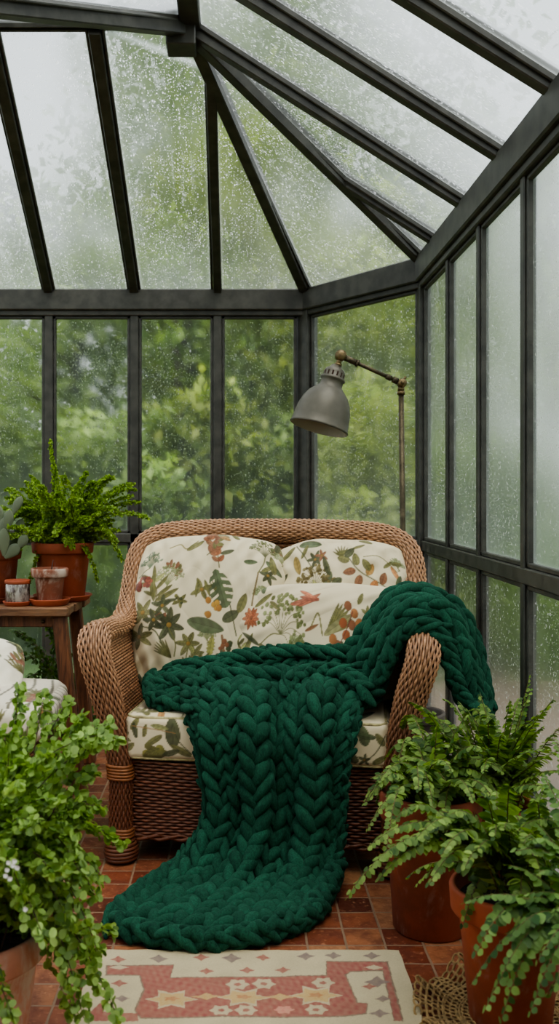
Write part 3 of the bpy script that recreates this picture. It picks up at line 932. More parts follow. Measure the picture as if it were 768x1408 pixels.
    def sample(s, px, py):
        i = np.clip((px - s.x0) * s.k, 0, s.w - 1.001); j = np.clip((py - s.y0) * s.k, 0, s.h - 1.001)
        i0, j0 = i.astype(int), j.astype(int); fi, fj = (i - i0)[..., None], (j - j0)[..., None]
        a = s.a
        return (a[j0, i0] * (1 - fi) + a[j0, np.minimum(i0 + 1, s.w - 1)] * fi) * (1 - fj) + (a[np.minimum(j0 + 1, s.h - 1), i0] * (1 - fi) + a[np.minimum(j0 + 1, s.h - 1), np.minimum(i0 + 1, s.w - 1)] * fi) * fj

OL, DK, RU, RD, GR, PL = (108, 106, 58), (70, 76, 46), (130, 82, 54), (112, 58, 48), (78, 92, 60), (140, 136, 94)
def scatter(c, x0, y0, x1, y1, n, seed, sz=1.0):
    q = np.random.default_rng(seed)
    for k in range(n):
        x, y = q.uniform(x0, x1), q.uniform(y0, y1); m = q.integers(0, 6)
        if m == 0: c.umbel(x, y, 14 * sz, seed=seed + k)
        elif m == 1: c.sprig(x, y, 34 * sz, q.uniform(20, 160), 4, 15 * sz, 7 * sz, OL, seed + k)
        elif m == 2: c.flower(x, y, 15 * sz, DK, 6, seed + k)
        elif m == 3: c.leaf(x, y, 32 * sz, 15 * sz, q.uniform(0, 360), GR)
        elif m == 4: c.sprig(x, y, 28 * sz, q.uniform(20, 160), 4, 10 * sz, 8 * sz, RU, seed + k, alt=OL)
        else: c.blades(x, y, 22 * sz, 6, q.uniform(20, 70), q.uniform(110, 160), OL)

def pillow(name, cen, ax, up, W, H, T, canv, box_, seed, label, round_=.34, n=300, crush=.012, shear=0.0):
    """two faced soft cushion; canv covers box_ = photo rectangle spanned by the front face"""
    ax = np.asarray(ax, float); ax /= np.linalg.norm(ax); up = np.asarray(up, float); up -= ax * np.dot(up, ax); up /= np.linalg.norm(up)
    fn = np.cross(ax, up); fn = fn if fn[1] < 0 else -fn
    t = np.sin(np.linspace(-1, 1, n) * PI / 2 * .98) / math.sin(PI / 2 * .98)
    s_, t_ = np.meshgrid(t, t)
    x = s_ * np.sqrt(1 - round_ * t_ ** 4 * .5) ; y = t_ * np.sqrt(1 - round_ * s_ ** 4 * .5)
    x = x * (1 - .05 * t_ ** 2); y = y * (1 - .05 * s_ ** 2)
    h = ((1 - np.abs(s_) ** 2.6) * (1 - np.abs(t_) ** 2.6)) ** .55
    edge = np.clip(1 - h, 0, 1) ** .7; fold = np.abs(wav(x * .7, y * .7, seed + 4, 1.1)) ** .5
    wr = crush * (wav(x * .5, y * .5, seed, 1.6) * .8 + edge * 1.0 * wav(x * 1.0, y * 1.0, seed + 1, 3.4) + .22 * (fold - .5))
    wr = wr * np.clip(h * 3, 0, 1)
    out = 1 + .025 * wav(s_ * 1.0, t_ * 1.0, seed + 2, .8)
    Xc = x * W / 2 * out + shear * t_ * W / 2; Yc = y * H / 2 * out
    front = np.asarray(cen) + Xc[..., None] * ax + Yc[..., None] * up + (h * T / 2 + wr)[..., None] * fn
    back_ = np.asarray(cen) + Xc[..., None] * ax + Yc[..., None] * up - (h * T / 2)[..., None] * fn
    bx0, by0, bx1, by1 = box_
    px = bx0 + (s_ + 1) / 2 * (bx1 - bx0); py = by1 - (t_ + 1) / 2 * (by1 - by0)
    Cc = canv.sample(px, py)
    g = Geo(); g.add(front.reshape(-1, 3), gridq(n, n)[:, :] if True else None, None, Cc.reshape(-1, 3))
    g.add(back_.reshape(-1, 3)[::1], gridq(n, n)[:, ::-1], None, np.array(lin(222, 212, 184)))
    o = g.build(name, M['fabric'])
    o.data.materials[0] = M['fabric']
    return tag(o, label, 'cushion')

# --- large left back cushion
c = Canvas(180, 742, 400, 985); scatter(c, 190, 756, 384, 960, 16, 41, .8)
c.umbel(236, 806, 22, stemto=(222, 838), seed=1, n=90); c.umbel(208, 782, 17, stemto=(192, 800), seed=2, col=(108, 122, 96), dots=(128, 140, 112))
c.sprig(222, 842, 30, 98, 2, 22, 7, OL, 3, .1); c.leaf(222, 838, 34, 9, 28, OL); c.leaf(222, 842, 30, 8, 12, DK); c.leaf(220, 838, 36, 10, 100, OL)
c.berries(201, 812, 12, 26, 3.2, [RD, (160, 84, 66), (126, 56, 46)], 4)
c.stem([(232, 768), (246, 764), (256, 770), (270, 760)], 1.6, (130, 118, 66)); c.leaf(256, 772, 26, 10, 25, OL)
c.sprig(302, 796, 40, 112, 4, 11, 9, RU, 5, .1, alt=(150, 90, 58)); c.sprig(285, 780, 24, 60, 3, 10, 8, RU, 6, alt=OL); c.leaf(303, 778, 20, 8, 18, DK)
c.leaf(297, 752, 18, 7, -8, PL); c.leaf(316, 758, 16, 7, 170, (170, 130, 80)); c.leaf(330, 755, 14, 6, 160, OL)
c.umbel(362, 766, 20, stemto=(352, 800), seed=7, n=60, col=(86, 88, 56), dots=(112, 116, 74), dotr=1.2); c.leaf(334, 786, 18, 9, 0, GR); c.leaf(356, 798, 20, 8, 30, OL); c.stem([(352, 800), (346, 830), (344, 850)], 2, (110, 90, 54))
c.leaf(312, 846, 50, 40, 108, GR, True, 0, .75); c.stem([(317, 842), (322, 862), (326, 880)], 1.6, DK)
c.flower(281, 824, 14, OL, 4, 8); c.leaf(276, 812, 22, 6, 265, OL); c.leaf(284, 812, 22, 6, 290, OL)
c.berries(292, 846, 12, 7, 3.2, [(178, 136, 62), (160, 112, 54)], 9)
c.leaf(264, 862, 48, 24, -14, GR); c.leaf(308, 862, 24, 18, 30, DK); c.leaf(328, 852, 26, 14, 70, OL)
c.flower(255, 838, 10, OL, 5, 10, (120, 110, 50)); c.berries(252, 836, 8, 7, 2, [OL, DK], 11)
c.flower(242, 868, 20, DK, 7, 12); c.stem([(242, 872), (250, 890), (248, 906)], 1.6, OL); c.flower(232, 844, 14, DK, 5, 13)
c.flower(206, 852, 18, OL, 6, 14); c.flower(222, 862, 14, DK, 5, 15); c.flower(202, 884, 18, OL, 6, 16); c.stem([(206, 870), (224, 876), (236, 896)], 1.8, DK)
c.flower(266, 890, 16, OL, 6, 17); c.stem([(266, 894), (262, 912)], 1.5, OL); c.blades(244, 908, 26, 7, 108, 160, OL, 3.4)
c.leaf(292, 905, 26, 12, 80, (150, 146, 76), True, .2); c.stem([(308, 880), (312, 900), (324, 910)], 3, (116, 80, 50)); c.berries(312, 892, 8, 7, 3, [RU, DK], 18)
scatter(c, 188, 915, 380, 975, 14, 40); c.leaf(372, 800, 26, 12, 95, OL); c.leaf(378, 765, 20, 9, 60, DK)
CUSHION_UP = np.array([.02, .22, 1.0])
axc = np.array([.993, -.115, 0])
pillow('back_cushion', (-.088, 3.455, .705), axc, CUSHION_UP, .545, .585, .21, c, (188, 750, 388, 962), 3,
       'large floral printed back cushion on the left of the loveseat', n=360, crush=.024)
# --- right back cushion
c = Canvas(375, 740, 575, 905); scatter(c, 380, 746, 568, 890, 9, 47, .75)
c.leaf(414, 752, 34, 14, -6, GR); c.leaf(400, 748, 16, 8, 110, DK); c.leaf(408, 752, 26, 11, 230, OL); c.leaf(428, 754, 20, 8, 250, OL)
c.stem([(410, 752), (424, 768), (440, 790)], 1.5, DK); c.leaf(412, 768, 28, 12, 290, (150, 126, 66)); c.flower(449, 770, 9, RU, 5, 1)
c.umbel(442, 800, 26, seed=2, n=60, col=(78, 72, 42), dots=(104, 92, 52), dotr=1.6, stemto=(440, 835)); c.leaf(460, 796, 26, 10, 110, DK)
c.leaf(384, 806, 26, 9, 70, (130, 92, 54)); c.leaf(396, 806, 18, 8, 60, DK); c.leaf(468, 768, 22, 6, 15, OL); c.leaf(490, 762, 20, 5, 20, OL)
c.stem([(484, 772), (500, 792), (530, 808), (544, 820)], 1.6, DK)
for k, (x, y, a, cc) in enumerate(((486, 778, 160, OL), (480, 772, 40, DK), (494, 790, 190, RU), (500, 796, 250, RU), (508, 796, 60, (160, 120, 60)), (520, 802, 240, (176, 112, 60)), (526, 806, 70, RU), (536, 812, 10, RU), (540, 818, 260, RU), (528, 812, 330, (176, 100, 56)), (476, 800, 215, DK), (496, 784, 100, OL), (512, 790, 120, OL))):
    c.leaf(x, y, 17, 13, a, cc)
c.stem([(505, 772), (528, 770), (548, 786)], 1.2, OL); c.leaf(530, 784, 16, 6, 40, OL); c.leaf(540, 780, 22, 8, 300, (190, 130, 80)); c.leaf(552, 790, 20, 8, 250, GR); c.leaf(556, 772, 16, 7, 200, OL)
scatter(c, 380, 830, 570, 895, 10, 60); c.leaf(520, 752, 20, 7, 170, OL)
pillow('back_cushion', (.360, 3.43, .698), axc, CUSHION_UP, .485, .575, .19, c, (384, 746, 564, 955), 13,
       'floral printed back cushion on the right, behind the front pillow', n=280, crush=.019)
# --- throw pillow in front
c = Canvas(320, 790, 575, 915, base=(213, 200, 168)); scatter(c, 326, 800, 572, 912, 9, 49, .75)
c.flower(350, 838, 13, (150, 84, 52), 11, 1, (120, 70, 40)); c.leaf(352, 826, 26, 9, 30, OL); c.leaf(362, 812, 22, 10, 130, GR); c.leaf(374, 822, 20, 7, -30, OL)
c.umbel(392, 838, 34, seed=3, n=90, col=(96, 98, 58), dots=(112, 118, 72), dotr=1.9, stemto=(362, 868), lo=-60, hi=170)
c.leaf(336, 884, 34, 9, 60, OL); c.leaf(344, 890, 34, 8, 30, PL); c.leaf(334, 896, 30, 8, 40, OL); c.leaf(362, 868, 30, 7, 150, DK); c.leaf(362, 866, 28, 9, -40, OL)
c.leaf(404, 826, 42, 9, 8, (160, 92, 70)); c.leaf(416, 828, 34, 8, 22, (166, 100, 76)); c.leaf(446, 822, 30, 7, 172, (154, 88, 68)); c.leaf(440, 820, 26, 6, 160, (196, 120, 90))
c.stem([(434, 850), (444, 836), (450, 858)], 2, OL); c.leaf(426, 854, 20, 5, 20, (130, 84, 50))
c.blades(456, 856, 40, 7, 15, 60, OL, 7); c.leaf(452, 858, 44, 14, 28, PL)
for k, (x, y) in enumerate(((486, 828), (494, 836), (478, 846), (490, 848), (500, 846), (482, 858), (470, 868), (476, 876), (486, 870), (496, 862), (464, 862))):
    c.dot(x, y, 5.2, (RU, (156, 102, 60), (150, 84, 48))[k % 3])
c.stem([(462, 880), (478, 860), (492, 834)], 1.4, RD); c.flower(512, 836, 10, OL, 5, 7); c.berries(518, 830, 8, 6, 3, [RU, OL], 8); c.leaf(500, 826, 16, 8, 50, OL)
c.umbel(448, 884, 20, seed=9, n=90, col=(150, 140, 96), dots=(168, 156, 108), dotr=1.2, stemto=(446, 905)); c.umbel(470, 890, 14, seed=10, n=50, dots=(150, 140, 90), stemto=(470, 908))
c.leaf(408, 900, 20, 7, 40, OL); scatter(c, 520, 845, 570, 905, 5, 80)
pillow('throw_pillow', (.287, 3.312, .642), np.array([.990, -.135, .018]), (.03, .25, 1.0), .59, .40, .15, c, (324, 802, 572, 925), 23,
       'wide floral throw pillow lying in front of the back cushions', n=280, crush=.018)

# --- seat cushion: soft box with piping
def softbox(g, c0, s, r, paint, puff=.012, n=(220, 130, 60), seed=1):
    hx, hy, hz = [v / 2 for v in s]
    faces = [(0, 1, 2, 1), (0, 1, 2, -1), (0, 2, 1, -1), (0, 2, 1, 1), (1, 2, 0, 1), (1, 2, 0, -1)]
    H = (hx, hy, hz)
    for (iu, iv, iw, sg) in faces:
        nu, nv = n[iu], n[iv]
        u, v = np.meshgrid(np.linspace(-1, 1, nu), np.linspace(-1, 1, nv))
        p = np.zeros(u.shape + (3,)); p[..., iu] = u * H[iu]; p[..., iv] = v * H[iv]; p[..., iw] = sg * H[iw]
        inner = np.stack([np.clip(p[..., k], -H[k] + r, H[k] - r) for k in range(3)], -1)
        d = nrm(p - inner)
        q = inner + d * r
        dome = (1 - np.clip(np.abs(u), 0, 1) ** 3) * (1 - np.clip(np.abs(v), 0, 1) ** 3)
        q[..., iw] += sg * (puff * dome + .004 * dome * wav(q[..., 0] * 3, q[..., 1] * 3 + q[..., 2] * 3, seed + iw, 2))
        Cc = paint(q, iw, sg)
        Q = gridq(nv, nu)
        pp = q.reshape(-1, 3)[Q[len(Q) // 2]]; nn = np.cross(pp[1] - pp[0], pp[2] - pp[0])
        if nn[iw] * sg < 0: Q = Q[:, ::-1]
        g.add(q.reshape(-1, 3) + np.asarray(c0), Q, None, Cc.reshape(-1, 3))
c = Canvas(150, 930, 540, 1060)
for (x, y, L, W, a, cc) in ((238, 1032, 46, 28, 95, DK), (222, 1014, 30, 12, 215, OL), (178, 1008, 22, 11, 60, OL), (186, 1020, 24, 10, 100, DK), (196, 1018, 20, 9, 80, OL), (262, 1044, 34, 14, 150, OL),
                           (170, 1040, 18, 12, 45, OL), (492, 1020, 30, 20, 100, GR), (500, 1046, 24, 12, 30, OL), (482, 1044, 22, 16, 140, DK), (516, 1020, 22, 12, 120, OL), (505, 1008, 26, 12, 170, GR),
                           (300, 1030, 36, 20, 60, OL), (340, 1040, 36, 18, 120, DK), (390, 1030, 36, 20, 80, OL), (440, 1040, 34, 18, 110, GR)):
    c.leaf(x, y, L, W, a, cc)
c.berries(210, 1040, 14, 9, 6, [(128, 124, 62), OL, (104, 100, 54)], 3); c.leaf(196, 1046, 26, 12, 30, OL); c.leaf(222, 1044, 26, 12, 20, DK); c.flower(166, 1022, 13, OL, 5, 4); c.leaf(206, 1000, 26, 10, -10, (140, 142, 90))
c.stem([(236, 996), (244, 1020), (262, 1040)], 1.6, DK); c.stem([(180, 1002), (214, 1006), (240, 1010)], 1.3, (150, 110, 66)); c.stem([(484, 1046), (504, 1030), (520, 1000)], 1.6, DK); c.flower(490, 1040, 10, DK, 5, 7)
ct = Canvas(150, 930, 540, 1060)
for k in range(22): ct.leaf(160 + (k * 53) % 370, 935 + (k * 37) % 115, 34, 12, (k * 67) % 360, (OL, PL, DK, (176, 128, 74))[k % 4])
scatter(ct, 160, 935, 530, 1050, 14, 90); ct.leaf(190, 965, 40, 18, 20, PL); ct.leaf(230, 970, 26, 10, -20, (186, 132, 78))
def paint_seat(q, iw, sg):
    px = 345 + q[..., 0] / .41 * 180
    if iw == 2: return ct.sample(px, 990 - q[..., 1] / .27 * 58) * (1 if sg > 0 else .8)
    if iw == 1: return c.sample(px, 1020 - q[..., 2] / .07 * 34)
    return c.sample(345 + q[..., 1] / .3 * 180, 1020 - q[..., 2] / .07 * 34)
SC = empty('seat_cushion', (.058, 3.03, 0), 'thick floral seat cushion with piped edges on the loveseat', 'cushion', rz=-math.radians(8))
g = Geo(); softbox(g, (0, .235, .390), (.80, .52, .142), .026, paint_seat, .014)
g.build('cushion_cover', M['fabric'], SC, world=False)
for z in (.4525, .3275):
    gp = Geo(); a = np.linspace(0, 2 * PI, 181)
    e = .11
    x = np.sign(np.cos(a)) * np.abs(np.cos(a)) ** e * .3925; y = .235 + np.sign(np.sin(a)) * np.abs(np.sin(a)) ** e * .2525
    pts = np.stack([x, y, np.full_like(a, z)], 1)
    P_, _ = resample(pts, .012) if False else (pts, None)
    hx, hy, r = .394, .254, .03
    arc = lambda cx, cy, a0: [(cx + r * math.cos(a0 + t), cy + r * math.sin(a0 + t)) for t in np.linspace(0, PI / 2, 7)]
    L = arc(hx - r, hy - r, 0) + arc(-hx + r, hy - r, PI / 2) + arc(-hx + r, -hy + r, PI) + arc(hx - r, -hy + r, 1.5 * PI)
    L.append(L[0]); L = np.array(L)
    dd = []
    for k in range(len(L) - 1):
        m = max(int(np.linalg.norm(L[k + 1] - L[k]) / .01), 1)
        dd += [L[k] + (L[k + 1] - L[k]) * t / m for t in range(m)]
    dd.append(L[-1]); dd = np.array(dd)
    pts = np.stack([dd[:, 0], dd[:, 1] + .235, z + .002 * wav(dd[:, 0], dd[:, 1], 3, 5)], 1)
    tube(gp, pts, .0048, 7, cap=False); gp.build('piping', M['piping'], SC, world=False)
# ================================================================== CHUNKY KNIT BLANKET
GREEN = np.array(lin(34, 78, 60))
def lobe_template(nu=7, nv=8):
    x = -np.cos(np.linspace(0, PI, nu)); r = np.sqrt(np.clip(1 - x ** 2, 0, 1)) ** .85 * (1 - .22 * x)
    a = np.arange(nv) / nv * 2 * PI
    V = np.stack([np.repeat(x, nv), (r[:, None] * np.cos(a)).ravel(), (r[:, None] * np.sin(a)).ravel()], 1)
    V[:, 2] -= .32 * V[:, 0] ** 2
    return V, gridq(nu, nv, True)
LV, LQ = lobe_template(9, 10)
def lobes(g, Cn, D, Nn, L, W, H, seed=0):
    """teardrop wool stitches: centre, direction, normal, half sizes"""
    q = np.random.default_rng(seed); n = len(Cn)
    D = nrm(D); Nn = nrm(Nn - D * np.sum(D * Nn, -1, keepdims=True)); S = np.cross(Nn, D)
    L, W, H = [np.broadcast_to(np.asarray(v, float), (n,)) * q.uniform(.88, 1.14, n) for v in (L, W, H)]
    tw = q.uniform(-.22, .22, n)
    D2 = D * np.cos(tw)[:, None] + S * np.sin(tw)[:, None]; S2 = np.cross(Nn, D2)
    V = Cn[:, None] + (LV[None, :, 0] * L[:, None])[..., None] * D2[:, None] + (LV[None, :, 1] * W[:, None])[..., None] * S2[:, None] + (LV[None, :, 2] * H[:, None])[..., None] * Nn[:, None]
    m = len(LV); Q = (LQ[None] + (np.arange(n) * m)[:, None, None]).reshape(-1, 4)
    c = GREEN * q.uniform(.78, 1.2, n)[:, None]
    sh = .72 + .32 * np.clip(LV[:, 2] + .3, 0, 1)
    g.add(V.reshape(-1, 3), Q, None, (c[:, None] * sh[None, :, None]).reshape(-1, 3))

def knit(g, ctrl, ncol, pitch, disp=None, seed=0, size=1.0, floor=None, underlay=True, flip=1):
    """V-stitch knit over a control grid ctrl (nv,nu,3); columns run along v"""
    ctrl = np.asarray(ctrl, float); nv, nu = ctrl.shape[:2]
    def surf(v, u):
        P = cr(cr(ctrl, v, 0), u, 1)
        return P
    fv = np.linspace(0, nv - 1, 400); mid = surf(fv, np.array([(nu - 1) / 2]))[:, 0]
    Ls = np.concatenate([[0], np.cumsum(np.linalg.norm(np.diff(mid, axis=0), axis=1))])
    nr = int(Ls[-1] / pitch)
    def evalPN(v, u):
        e = 1e-3
        P = surf(v, u)
        Tv = surf(v + e, u) - surf(v - e, u); Tu = surf(v, u + e) - surf(v, u - e)
        Nn = nrm(np.cross(Tu, Tv)) * flip
        if disp is not None: P = P + Nn * disp(v[:, None] / (nv - 1), u[None, :] / (nu - 1))[..., None]
        return P, nrm(Tv), nrm(Tu), Nn
    if underlay:
        v = np.linspace(0, nv - 1, 90); u = np.linspace(0, nu - 1, 40)
        P, a, b, Nn = evalPN(v, u)
        Pt = P - Nn * .004; Pb = P - Nn * .022
        if floor is not None: Pt[..., 2] = np.maximum(Pt[..., 2], floor); Pb[..., 2] = np.maximum(Pb[..., 2], floor)
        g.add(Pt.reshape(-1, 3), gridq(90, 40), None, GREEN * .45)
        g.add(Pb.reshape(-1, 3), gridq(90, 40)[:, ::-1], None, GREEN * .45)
    q = np.random.default_rng(seed)
    for side in (-1, 1):
        vs = np.interp((np.arange(nr) + .5 + (.5 if side > 0 else 0) * .5) * pitch, Ls, fv)
        us = (.02 + .96 * (np.arange(ncol) + .5 + side * .25) / ncol) * (nu - 1)
        P, Tv, Tu, Nn = evalPN(vs, us)
        wid = np.linalg.norm(np.diff(np.concatenate([P[:, :1], P], 1), axis=1), axis=-1); wid[:, 0] = wid[:, 1] if ncol > 1 else pitch
        W = np.clip(wid * .275, .010, .022) * size
        D = Tv * .86 - side * Tu * .50
        P = P + q.normal(0, .0022, P.shape)
        if floor is not None: P[..., 2] = np.maximum(P[..., 2], floor + .012)
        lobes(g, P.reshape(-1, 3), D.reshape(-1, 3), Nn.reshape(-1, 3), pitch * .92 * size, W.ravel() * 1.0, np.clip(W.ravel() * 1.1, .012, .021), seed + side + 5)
    return surf

def braid(g, pts, r, pitch, seed=0, up=(0, 0, 1), n=2):
    """a plaited rope of fat stitches along a path"""
    P, s = resample(np.asarray(pts, float), pitch)
    T, Nn, Bn = frames(P, up)
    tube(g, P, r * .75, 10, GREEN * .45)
    for k, a0 in enumerate(np.linspace(0, 2 * PI, 6)[:-1]):
        a = a0
        d = np.cos(a) * Nn + np.sin(a) * Bn; t2 = -np.sin(a) * Nn + np.cos(a) * Bn
        sg = 1 if k % 2 else -1
        C = P + d * r * .55 + T * pitch * (.5 if k % 2 else 0)
        lobes(g, C, T * .86 + sg * t2 * .50, d, pitch * .90, r * .50, r * .52, seed + k)

bl = Geo()
def row(Y, pts):
    """pts: (px, py, Y) left -> right"""
    return [at(*p) for p in pts]
# runner: seat -> over the front edge -> floor
R = [
    row(0, [(290, 952, 3.17), (332, 948, 3.17), (385, 950, 3.17), (440, 944, 3.16), (484, 952, 3.14)]),
    row(0, [(278, 951, 3.11), (326, 937, 3.11), (384, 945, 3.10), (440, 935, 3.09), (492, 949, 3.07)]),
    row(0, [(268, 972, 3.03), (322, 954, 3.03), (382, 962, 3.02), (438, 952, 3.00), (491, 968, 2.98)]),
    row(0, [(270, 1012, 2.965), (322, 1004, 2.945), (380, 1012, 2.95), (432, 1004, 2.925), (484, 1010, 2.915)]),
    row(0, [(277, 1055, 2.955), (325, 1055, 2.93), (378, 1057, 2.94), (428, 1056, 2.91), (474, 1056, 2.90)]),
    row(0, [(285, 1105, 2.955), (330, 1107, 2.925), (378, 1110, 2.935), (426, 1110, 2.905), (471, 1108, 2.90)]),
    row(0, [(274, 1150, 2.945), (322, 1156, 2.91), (372, 1160, 2.915), (420, 1160, 2.89), (466, 1156, 2.885)]),
    row(0, [(243, 1193, 2.885), (298, 1204, 2.84), (352, 1209, 2.84), (408, 1206, 2.83), (459, 1196, 2.845)]),
    row(0, [(196, 1224, 2.765), (258, 1240, 2.71), (322, 1246, 2.70), (390, 1240, 2.71), (448, 1224, 2.765)]),
    row(0, [(166, 1250, 2.655), (226, 1268, 2.59), (296, 1276, 2.565), (370, 1265, 2.60), (434, 1243, 2.69)]),
    row(0, [(160, 1266, 2.60), (214, 1288, 2.52), (286, 1296, 2.495), (362, 1283, 2.535), (424, 1256, 2.64)]),
]
R = np.array(R)
R[8:, :, 2] = np.maximum(R[8:, :, 2], .034)
def disp_r(v, u):
    k = np.clip((v - .12) / .12, 0, 1) * np.clip((.80 - v) / .18, 0, 1)
    return k * (.020 * np.cos(2 * PI * (u * 2.6 + .02) + .5 * np.sin(v * 7)) + .008 * np.cos(2 * PI * u * 5 + 1)) + .006 * wav(u + 0 * v, v + 0 * u, 5, 2.2)
knit(bl, R, 7, .049, disp_r, 1, 1.06, floor=.012, flip=-1)
edge = [R[7, 0], R[8, 0], R[9, 0]] + [R[10, k] + np.array([0, -.012, -.006]) for k in range(5)] + [R[9, 4], R[8, 4], R[7, 4]]
edge = np.array(edge); edge[:, 2] = np.maximum(edge[:, 2] - .004, .030)
braid(bl, edge, .031, .052, 50)
# side selvedges of the hanging part
for k, dx in ((0, .004), (4, -.004)):
    e = R[1:8, k] + np.array([dx, .014, 0]); braid(bl, e, .020, .048, 60 + k, (1 if k else -1, 0, 0))
# spread part over the seat, up and over the right arm
def st(f, m1, rg, m2, b): return [np.array(p, float) for p in (f, m1, rg, m2, b)]
S2 = np.array([
    st((-.262, 3.15, .492), (-.270, 3.18, .515), (-.272, 3.23, .530), (-.265, 3.27, .530), (-.255, 3.30, .51)),
    st((-.215, 3.10, .488), (-.215, 3.15, .525), (-.200, 3.20, .555), (-.195, 3.25, .575), (-.190, 3.29, .556)),
    st((-.110, 3.09, .490), (-.110, 3.14, .530), (-.095, 3.19, .565), (-.080, 3.23, .592), (-.075, 3.27, .582)),
    st((.030, 3.09, .495), (.035, 3.14, .535), (.045, 3.185, .575), (.055, 3.22, .608), (.060, 3.255, .608)),
    st((.165, 3.08, .495), (.170, 3.13, .540), (.180, 3.17, .585), (.185, 3.205, .620), (.190, 3.24, .622)),
    st((.290, 3.06, .500), (.290, 3.10, .545), (.295, 3.15, .590), (.300, 3.19, .622), (.305, 3.235, .624)),
    st((.395, 3.035, .520), (.390, 3.08, .565), (.385, 3.14, .605), (.385, 3.22, .640), (.390, 3.28, .655)),
    st((.440, 3.005, .605), (.440, 3.05, .655), (.440, 3.12, .705), (.445, 3.21, .735), (.450, 3.28, .745)),
    st((.495, 2.995, .715), (.500, 3.04, .765), (.510, 3.12, .800), (.515, 3.21, .815), (.520, 3.29, .815)),
    st((.575, 2.985, .755), (.585, 3.03, .800), (.600, 3.11, .822), (.605, 3.20, .825), (.605, 3.29, .815)),
    st((.630, 2.975, .705), (.655, 3.02, .755), (.685, 3.10, .775), (.690, 3.19, .770), (.690, 3.28, .755)),
    st((.650, 2.970, .620), (.685, 3.01, .665), (.735, 3.09, .675), (.750, 3.18, .665), (.745, 3.27, .650)),
    st((.680, 2.975, .545), (.720, 3.01, .560), (.765, 3.08, .560), (.775, 3.17, .550), (.765, 3.26, .540)),
    st((.715, 2.985, .500), (.745, 3.01, .500), (.775, 3.07, .490), (.780, 3.15, .485), (.765, 3.24, .480)),
])
def disp_s(v, u):
    return .014 * np.cos(2 * PI * (u * 2.4 + .5 * v)) * np.clip(np.minimum(v, 1 - v) * 6, 0, 1) + .008 * wav(v * 2 + 0 * u, u + 0 * v, 9, 2.0)
knit(bl, S2, 5, .054, disp_s, 21, 1.12, flip=-1)
# front hem of the arm drape, outer hem and the back hem
braid(bl, S2[5:, 0] + np.array([-.004, 0, -.012]), .026, .050, 80, (0, -1, 0))
braid(bl, S2[13] + np.array([0, 0, -.008]), .026, .050, 84, (1, 0, 0))
braid(bl, S2[0:7, 4], .026, .050, 86)
braid(bl, np.concatenate([S2[0, ::-1], S2[1:4, 0]]), .027, .050, 88)
# loose folds lying over the seat part
braid(bl, [at(262, 975, 3.03), at(262, 950, 3.10), at(282, 930, 3.18), at(320, 912, 3.23), at(365, 905, 3.25), at(410, 900, 3.26)], .030, .054, 90)
braid(bl, [at(398, 968, 3.02), at(396, 942, 3.06), at(416, 928, 3.10), at(446, 924, 3.10), at(476, 928, 3.07), at(500, 946, 3.01)], .029, .054, 92)
blanket = bl.build('knit_blanket', M['wool'])
tag(blanket, 'chunky hand-knitted dark green wool blanket draped over the loveseat', 'blanket')

# ================================================================== FLOOR LAMP
LP = empty('floor_lamp', (.712, 4.18, 0), 'tall bronze floor lamp with tilting grey enamel shade behind the loveseat', 'lamp')
Y0 = 4.18
g = Geo(); lathe(g, [(0, .001), (.12, .001), (.125, .012), (.11, .022), (.03, .032), (.018, .06), (0, .06)], (.712, Y0, 0), n=36); g.build('base', M['bronze'], LP)
ptop = at(551, 536, Y0); g = Geo(); tube(g, [np.array([.712, Y0, .03]), ptop], .0118, 14); g.build('pole', M['bronze'], LP)
J1 = at(552, 527, Y0); J2 = at(468, 489, Y0)
g = Geo()
tube(g, [ptop - np.array([0, 0, .02]), ptop - np.array([0, 0, .006])], .0165, 14); tube(g, [ptop - np.array([0, 0, .004]), ptop + np.array([0, 0, .012])], .014, 14)
lathe(g, [(0, -.022), (.012, -.022), (.019, -.016), (.019, .016), (.012, .022), (0, .022)], J1, (0, 1, 0), 20)
tube(g, [J1 + np.array([.004, 0, .006]), J1 + np.array([.016, -.004, .028])], [.004, .006], 8)
tube(g, [J1 + np.array([.0, -.02, 0]), J1 + np.array([.0, -.034, 0])], .006, 8)
g.build('elbow_joint', M['brass'], LP)
g = Geo(); d = nrm(J2 - J1); tube(g, [J1 + d * .012, J2 - d * .012], .0085, 12)
for t0, r in ((.03, .014), (.06, .012)): tube(g, [J1 + d * (t0 - .012), J1 + d * (t0 + .012)], r, 12)
tube(g, [J2 - d * .075, J2 - d * .02], .013, 12); tube(g, [J2 - d * .082, J2 - d * .072], .016, 12)
g.build('arm', M['bronze'], LP)
g = Geo(); lathe(g, [(0, -.02), (.014, -.02), (.024, -.012), (.024, .012), (.014, .02), (0, .02)], J2, (0, 1, 0), 24)
axd = nrm(at(438, 590, Y0 - .03) - at(463, 502, Y0)); tube(g, [J2, J2 + axd * .045], .011, 12); tube(g, [J2 + axd * .036, J2 + axd * .046], .016, 12)
g.build('knuckle', M['brass'], LP)
S0 = at(462, 504, Y0)
SH = Geo()
prof = [(0, -.004), (.020, -.004), (.026, .006), (.040, .016), (.044, .026), (.044, .048), (.053, .052), (.053, .060), (.047, .064), (.048, .088), (.062, .102), (.084, .125), (.101, .155), (.112, .190), (.118, .232), (.121, .262), (.124, .266), (.1245, .272), (.121, .274)]
lathe(SH, prof, S0, axd, 56)
sho = SH.build('shade', M['shade'], LP)
g = Geo(); lathe(g, [(.121, .2735), (.1185, .262), (.115, .232), (.109, .190), (.098, .156), (.081, .128), (.058, .106), (.0, .098)], S0, axd, 56); g.build('shade_lining', M['shade_in'], sho)
g = Geo(); u1 = nrm(np.cross(axd, (0, 1, 0))); u2 = np.cross(axd, u1)
